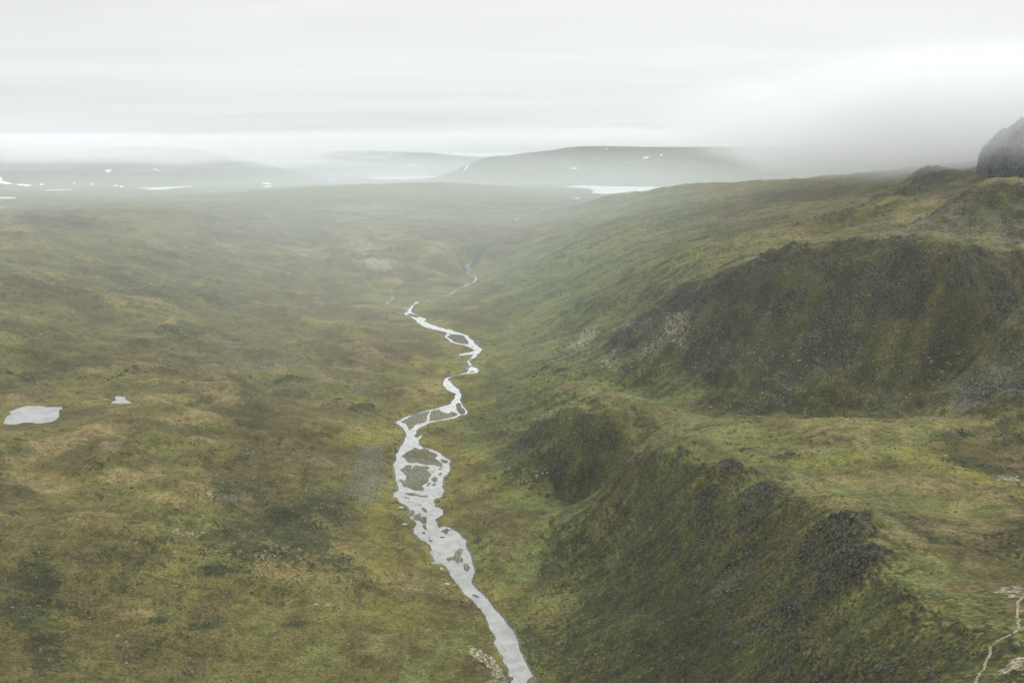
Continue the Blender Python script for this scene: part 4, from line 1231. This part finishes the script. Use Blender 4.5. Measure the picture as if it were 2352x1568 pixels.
def path(pts, w_px, name):
    P = np.array([hit(*px('T', X, Y)) for X, Y in pts])
    # resample
    seg = np.r_[0, np.cumsum(np.hypot(np.diff(P[:, 0]), np.diff(P[:, 1])))]
    t = np.arange(0, seg[-1], 0.35)
    cx = np.interp(t, seg, P[:, 0]); cy = np.interp(t, seg, P[:, 1])
    cx += fbm(t, t * 0, 9, 3, 5) * 0.35; cy += fbm(t, t * 0 + 40, 9, 3, 6) * 0.35
    tx, ty = np.gradient(cx), np.gradient(cy)
    l = np.hypot(tx, ty) + 1e-6
    nx, ny = -ty / l, tx / l
    dist = np.hypot(np.hypot(cx, cy), 130)
    half = 0.5 * w_px / 6.1 * SRC / F * dist
    verts, faces = [], []
    K = 6
    for i in range(len(t)):
        wl = half[i] * (1 + 0.5 * float(gnoise(np.array(t[i] / 1.3), np.array(3.3), 8))) * min(1, i / 4, (len(t) - 1 - i) / 4 + 0.02)
        wr = half[i] * (1 + 0.5 * float(gnoise(np.array(t[i] / 1.3), np.array(9.7), 9))) * min(1, i / 4, (len(t) - 1 - i) / 4 + 0.02)
        for k in range(K):
            o = -wl + (wl + wr) * k / (K - 1)
            x, y = cx[i] + nx[i] * o, cy[i] + ny[i] * o
            e = 1 - abs(2 * k / (K - 1) - 1)
            verts.append((x, y, float(ground(np.array(x), np.array(y))) + 0.02 + 0.10 * min(1, e * 2)))
    for i in range(len(t) - 1):
        for k in range(K - 1):
            a = i * K + k
            faces.append((a, a + 1, a + K + 1, a + K))
    me = bpy.data.meshes.new(name)
    me.from_pydata(verts, [], faces)
    for p in me.polygons:
        p.use_smooth = True
    if me.polygons[0].normal.z < 0:
        me.flip_normals()
    me.materials.append(M_PATH)
    link(bpy.data.objects.new(name, me), 'structure', 'pale trodden path winding along the near ridge' if w_px > 25 else 'short branch of the pale path')


path([(1440, 255), (1330, 300), (1300, 340), (1320, 400), (1300, 470), (1290, 520), (1310, 590), (1330, 650), (1320, 740), (1230, 810), (1090, 880), (960, 950), (890, 1010), (890, 1130), (830, 1240), (740, 1390), (680, 1530), (640, 1620)], 30, 'path')
path([(1300, 495), (1350, 478), (1403, 455), (1440, 440)], 22, 'path')

# ------------------------------------------------------------------ snow patches on the far hills
M_SNOW, nt, b = new_mat('old_snow')
tc = nd(nt, 'ShaderNodeTexCoord').outputs['Object']
sn = noise(nt, tc, 0.02, 4, 0.6)
nt.links.new(mixc(nt, sn, (0.55, 0.55, 0.55), (0.74, 0.75, 0.76)), b.inputs['Base Color'])
b.inputs['Roughness'].default_value = 0.8
SNOW = [('L', 25, 427, 44, 9, -8), ('L', 8, 407, 8, 13, 0), ('L', 150, 443, 26, 6, 0), ('L', 190, 449, 22, 5, 0), ('L', 280, 440, 13, 4, 0), ('L', 507, 433, 11, 5, 0), ('L', 630, 438, 12, 5, 0), ('L', 790, 449, 15, 5, 0),
        ('L', 832, 456, 17, 5, 0), ('L', 740, 345, 26, 8, 10), ('L', 1068, 340, 19, 7, -35), ('L', 1820, 433, 36, 6, 0), ('L', 1828, 457, 38, 4, 0), ('L', 2278, 408, 23, 4, 0),
        ('M', 178, 219, 11, 7, 0), ('M', 340, 229, 11, 6, 20), ('M', 297, 256, 5, 4, 0), ('M', 405, 267, 8, 5, 0), ('M', 495, 311, 30, 7, -12), ('M', 865, 325, 24, 8, 28), ('M', 408, 365, 17, 4, 0), ('M', 1822, 199, 7, 6, 0),
        ('M', 2093, 257, 22, 6, 15), ('M', 2197, 240, 10, 5, 0), ('M', 1600, 331, 38, 3, 0), ('M', 1960, 290, 6, 4, 0), ('R', 440, 214, 15, 6, 0), ('M', 1201, 680, 5, 3, 0), ('M', 1214, 680, 5, 3, 0)]
n_snow = 0
for k, (c, X, Y, a, b_, ang) in enumerate(SNOW):
    u0, v0 = px(c, X, Y)
    ctr = hit(u0, v0)
    if ctr is None:
        continue
    A_, B_ = 0.85 * a / CROPS[c][2] * SRC, 0.8 * b_ / CROPS[c][2] * SRC
    ca, sa = math.cos(math.radians(ang)), math.sin(math.radians(ang))
    rr_ = np.random.default_rng(900 + k)
    rad = math.hypot(ctr[0], ctr[1])
    e1 = np.array([ctr[1], -ctr[0]]) / rad * (A_ / F * rad)
    far_p = hit(u0 + B_ * -sa, v0 - B_ * ca)
    near_p = hit(u0 - B_ * -sa, v0 + B_ * ca)
    ln_ = 3 * B_ / F * rad
    if far_p is not None and near_p is not None:
        ln_ = min(0.5 * abs(math.hypot(*far_p[:2]) - math.hypot(*near_p[:2])), 14 * B_ / F * rad)
    e2 = ctr[:2] / rad * ln_
    verts, faces = [], []
    M_, K_ = 26, 5
    ph = rr_.random(4) * 6.28
    verts.append((ctr[0], ctr[1], float(ground(ctr[0], ctr[1])) + 0.0006 * rad))
    for kk in range(1, K_ + 1):
        for i in range(M_):
            th = 2 * math.pi * i / M_
            q = kk / K_ * (1 + 0.22 * math.sin(2 * th + ph[0]) + 0.14 * math.sin(5 * th + ph[1]) + 0.08 * math.sin(9 * th + ph[2]))
            s1, s2 = q * math.cos(th), q * math.sin(th)
            s1, s2 = s1, s2 + (math.tan(math.radians(ang)) * s1 * A_ / max(B_, 0.1) if ang else 0)
            x, y = ctr[0] + e1[0] * s1 + e2[0] * s2, ctr[1] + e1[1] * s1 + e2[1] * s2
            verts.append((x, y, float(ground(x, y)) + 0.0006 * rad * (1 - (kk / K_) ** 3) - (0.0002 * rad if kk == K_ else 0)))
    for i in range(M_):
        faces.append((0, 1 + i, 1 + (i + 1) % M_))
        for kk in range(K_ - 1):
            a0 = 1 + kk * M_
            faces.append((a0 + i, a0 + M_ + i, a0 + M_ + (i + 1) % M_, a0 + (i + 1) % M_))
    me = bpy.data.meshes.new('snow_patch')
    me.from_pydata(verts, [], faces)
    for p in me.polygons:
        p.use_smooth = True
    me.materials.append(M_SNOW)
    if c == 'L' and X == 25:
        lb, gp = 'largest white snow field at the foot of the left mountains', None
    elif c == 'L' and X in (1820, 1828):
        lb, gp = 'white snow strip of a close pair on the far plain', 'pair of snow strips on the far plain'
    elif c == 'L' and X == 1068:
        lb, gp = 'slanting snow streak just under the cloud on the left mountain', None
    elif c == 'L' and X == 740:
        lb, gp = 'snow patch just under the cloud on the left mountain', None
    elif c == 'M' and X == 495:
        lb, gp = 'curved white snow patch low on the ridge behind the distant lake', None
    elif c == 'M' and X == 1600:
        lb, gp = 'long thin snow strip low on the broad hill behind the long lake', None
    elif rad < 5000:
        lb, gp = 'tiny white snow patch in the stream gully beyond the gorge', 'snow in the stream gully'
    elif c == 'L' and X < 2000:
        lb, gp = 'white snow patch at the foot of the left mountains behind the far plain', 'snow patches under the left mountains'
    elif c == 'L' or X < 800:
        lb, gp = 'white snow patch on the hazy ridge behind the distant lake', 'snow patches behind the distant lake'
    elif X == 865:
        lb, gp = 'slanting white snow patch on the end of the central hill', None
    else:
        lb, gp = 'small white snow patch on the broad hill behind the long lake', 'snow patches on the broad far hill'
    link(bpy.data.objects.new('snow_patch', me), None, lb, 'snow patch', gp)

# ------------------------------------------------------------------ boulders, stones, scrub
M_STONE = rock_material('boulder_stone', (0.09, 0.088, 0.082), (0.26, 0.255, 0.235), (0.10, 0.10, 0.05), 1.3, 0.35)
variants = []
for k in range(6):
    bm = bmesh.new()
    bmesh.ops.create_icosphere(bm, subdivisions=2, radius=1.0)
    rr_ = np.random.default_rng(50 + k)
    planes = [(Vector(rr_.normal(size=3)).normalized(), 0.55 + 0.3 * rr_.random()) for _ in range(9)]
    for v in bm.verts:
        for nrm, d in planes:
            e = v.co.dot(nrm) - d
            if e > 0:
                v.co -= nrm * e * 0.9
        v.co *= 1 + 0.10 * mn.noise(v.co * 2.3 + Vector((k, 0, 0)))
        v.co.z *= 0.72
    me = bpy.data.meshes.new('boulder')
    bm.to_mesh(me); bm.free()
    me.materials.append(M_STONE)
    variants.append(me)


def boulder(u, v, size_px, label, group=None):
    p = hit(u, v)
    if p is None:
        return
    d = math.hypot(math.hypot(p[0], p[1]), CAM_H - p[2])
    s = max(0.5 * size_px / F * d, 0.35)
    o = bpy.data.objects.new('boulder', random.choice(variants))
    o.location = (p[0], p[1], float(ground(p[0], p[1])) + 0.22 * s)
    o.scale = (s * random.uniform(0.85, 1.25), s * random.uniform(0.8, 1.2), s * random.uniform(0.8, 1.1))
    o.rotation_euler = (random.uniform(-.25, .25), random.uniform(-.25, .25), random.uniform(0, 6.28))
    link(o, None, label, 'boulder', group)


boulder(2170, 1049, 13, 'large grey boulder lying alone on the yellow-green terrace')
boulder(2148, 963, 8, 'pale boulder at the lower end of the grey scree tongue')
boulder(2156, 1068, 6, 'small boulder in front of the large terrace boulder')
boulder(600, 1276, 7, 'white boulder alone on the brown moor')
boulder(29, 1395, 7, 'grey boulder on the dark scrub of the lower left moor')
boulder(270, 1460, 8, 'grey boulder on the grass below the dark scrub bands')
boulder(290, 1523, 8, 'pale boulder on the brown moor below the scrub bands')
boulder(390, 1410, 7, 'grey boulder beside the curved dark scrub band')
boulder(428, 1290, 5, 'small pale boulder on the open brown moor')
boulder(800, 1480, 7, 'pale boulder on the moor near the curved dark hollow')
GR = [('grey boulder strewn below the dark rock face', 'boulders below the dark rock face', 1600, 2340, 810, 960, 90, 3, 6),
      ('pale boulder on the wet green flat right of the river', 'boulders on the green flat by the river', 1185, 1260, 1075, 1125, 22, 3, 6),
      ('pale boulder in the stony patch on the left moor', 'boulders in the stony patch on the moor', 510, 760, 1020, 1150, 50, 2.6, 5),
      ('boulder on the grassy terrace under the scree', 'boulders on the terrace', 1560, 2330, 990, 1110, 36, 2.6, 5.5),
      ('small boulder scattered over the lower left moor', 'boulders on the lower left moor', 10, 760, 1230, 1560, 60, 2.6, 5)]
for lb, gp, u0, u1, v0, v1, k, a, b_ in GR:
    for i in range(k):
        boulder(random.uniform(u0, u1), random.uniform(v0, v1), random.uniform(a, b_) if random.random() < 0.85 else b_ * 1.3, lb, gp)


def scatter_pick(weight, count, seed):
    """grid points chosen in proportion to weight times the area they take in view"""
    g = np.random.default_rng(seed)
    W_ = (weight * VIEWW).ravel()
    W_ = W_ / W_.sum()
    cdf = np.cumsum(W_)
    idx = np.searchsorted(cdf, g.random(count))
    idx = np.clip(idx, 0, W_.size - 1)
    i, j = np.unravel_index(idx, X2.shape)
    fi = np.clip(i + g.random(count) - 0.5, 1, NR - 2)
    fj = np.clip(j + g.random(count) - 0.5, 1, NA - 2)
    l_ = np.interp(fi, np.arange(NR), LR); a_ = np.interp(fj, np.arange(NA), AZ)
    x, y = np.exp(l_) * np.sin(a_), np.exp(l_) * np.cos(a_)
    return x, y, g, i, j


ahead = (np.abs(A2) < math.radians(37)) & (R2 > 150) & (R2 < 2600)
VIEWW = ahead * dR * np.clip(R2, 0, 700) / (R2 ** 1.3)
DRY = (s_out > 1.5 * kr)
for nm, lb, P, z in WATERS:
    if math.hypot(*P.mean(0)) < 2600:
        DRY &= (sdf(X2, Y2, P) > 2) if True else DRY


def tmpl_stone():
    v = np.array([(0, 0, 1), (1, 0, .1), (.3, .95, .15), (-.8, .6, .1), (-.8, -.6, .12), (.3, -.95, .1), (.1, .1, -.5)], float)
    f = [(0, 1, 2), (0, 2, 3), (0, 3, 4), (0, 4, 5), (0, 5, 1), (6, 2, 1), (6, 3, 2), (6, 4, 3), (6, 5, 4), (6, 1, 5)]
    return v, np.array(f)


def tmpl_bush():
    vs, fs = [(0, 0, 1.0)], []
    for k, (zz, rr_) in enumerate(((0.62, 0.72), (0.0, 1.0))):
        for i in range(6):
            t = 2 * math.pi * (i + 0.5 * k) / 6
            vs.append((rr_ * math.cos(t), rr_ * math.sin(t), zz if k == 0 else -0.15))
    for i in range(6):
        fs.append((0, 1 + i, 1 + (i + 1) % 6))
        fs.append((1 + i, 7 + i, 1 + (i + 1) % 6))
        fs.append((1 + (i + 1) % 6, 7 + i, 7 + (i + 1) % 6))
    return np.array(vs), np.array(fs)


def mass(name, tm, x, y, g, size, zoff, mat, flat=0.7):
    v, f = tm
    n_ = len(x)
    z = ground(x, y)
    th = g.random(n_) * 6.28
    c_, s_ = np.cos(th), np.sin(th)
    jit = 1 + 0.35 * (g.random((n_, len(v), 3)) - 0.5) * 2
    P = v[None] * jit
    sx = size * (0.8 + 0.5 * g.random(n_)); sy = size * (0.8 + 0.5 * g.random(n_)); sz = size * flat * (0.7 + 0.6 * g.random(n_))
    px_, py_, pz_ = P[..., 0] * sx[:, None], P[..., 1] * sy[:, None], P[..., 2] * sz[:, None]
    VX = x[:, None] + px_ * c_[:, None] - py_ * s_[:, None]
    VY = y[:, None] + px_ * s_[:, None] + py_ * c_[:, None]
    VZ = z[:, None] + pz_ + (zoff * size)[:, None]
    V = np.stack([VX, VY, VZ], -1).reshape(-1, 3).astype(np.float32)
    Q = (f[None] + (np.arange(n_) * len(v))[:, None, None]).reshape(-1, 3)
    me = bpy.data.meshes.new(name)
    me.vertices.add(len(V)); me.vertices.foreach_set('co', V.ravel())
    me.loops.add(Q.size); me.loops.foreach_set('vertex_index', Q.ravel().astype(np.int32))
    me.polygons.add(len(Q))
    me.polygons.foreach_set('loop_start', np.arange(0, Q.size, 3, dtype=np.int32))
    me.polygons.foreach_set('loop_total', np.full(len(Q), 3, np.int32))
    me.update(calc_edges=True)
    me.materials.append(mat)
    return link(bpy.data.objects.new(name, me), 'stuff')


wS = (0.05 + 1.3 * SCREE + 0.15 * ROCK * sstep(0.3, 0.9, warp) + 0.5 * sstep(0.25, 0.8, warp) * sstep(0, 0.6, moor)) * DRY
x, y, g, i, j = scatter_pick(wS, 9000, 3)
d = np.hypot(x, y)
mass('stones', tmpl_stone(), x, y, g, (0.22 + 0.5 * g.random(len(x)) ** 3) * np.clip(d / 420, 0.7, 3.2), 0.1, M_STONE, 0.75)

M_BUSH, nt, b = new_mat('willow_scrub')
tc = nd(nt, 'ShaderNodeTexCoord').outputs['Object']
bn = noise(nt, tc, 0.09, 4, 0.6)
nt.links.new(mixc(nt, remap(nt, bn, 0.35, 0.65), (0.022, 0.026, 0.012), (0.060, 0.064, 0.026)), b.inputs['Base Color'])
b.inputs['Roughness'].default_value = 0.9
b.inputs['Specular IOR Level'].default_value = 0.15
wB = (0.006 + 1.1 * DARK * sstep(-0.1, 0.6, warp2) + 0.10 * sstep(0.3, 0.9, warp2) * sstep(0.0, 0.6, warp) + 0.15 * BANKGREEN * sstep(0.2, 0.8, warp2)) * DRY * (1 - 0.7 * TAN)
x, y, g, i, j = scatter_pick(wB, 20000, 4)
d = np.hypot(x, y)
mass('scrub', tmpl_bush(), x, y, g, (0.35 + 0.55 * g.random(len(x)) ** 2) * np.clip(d / 420, 0.7, 2.6), 0.0, M_BUSH, 0.6)
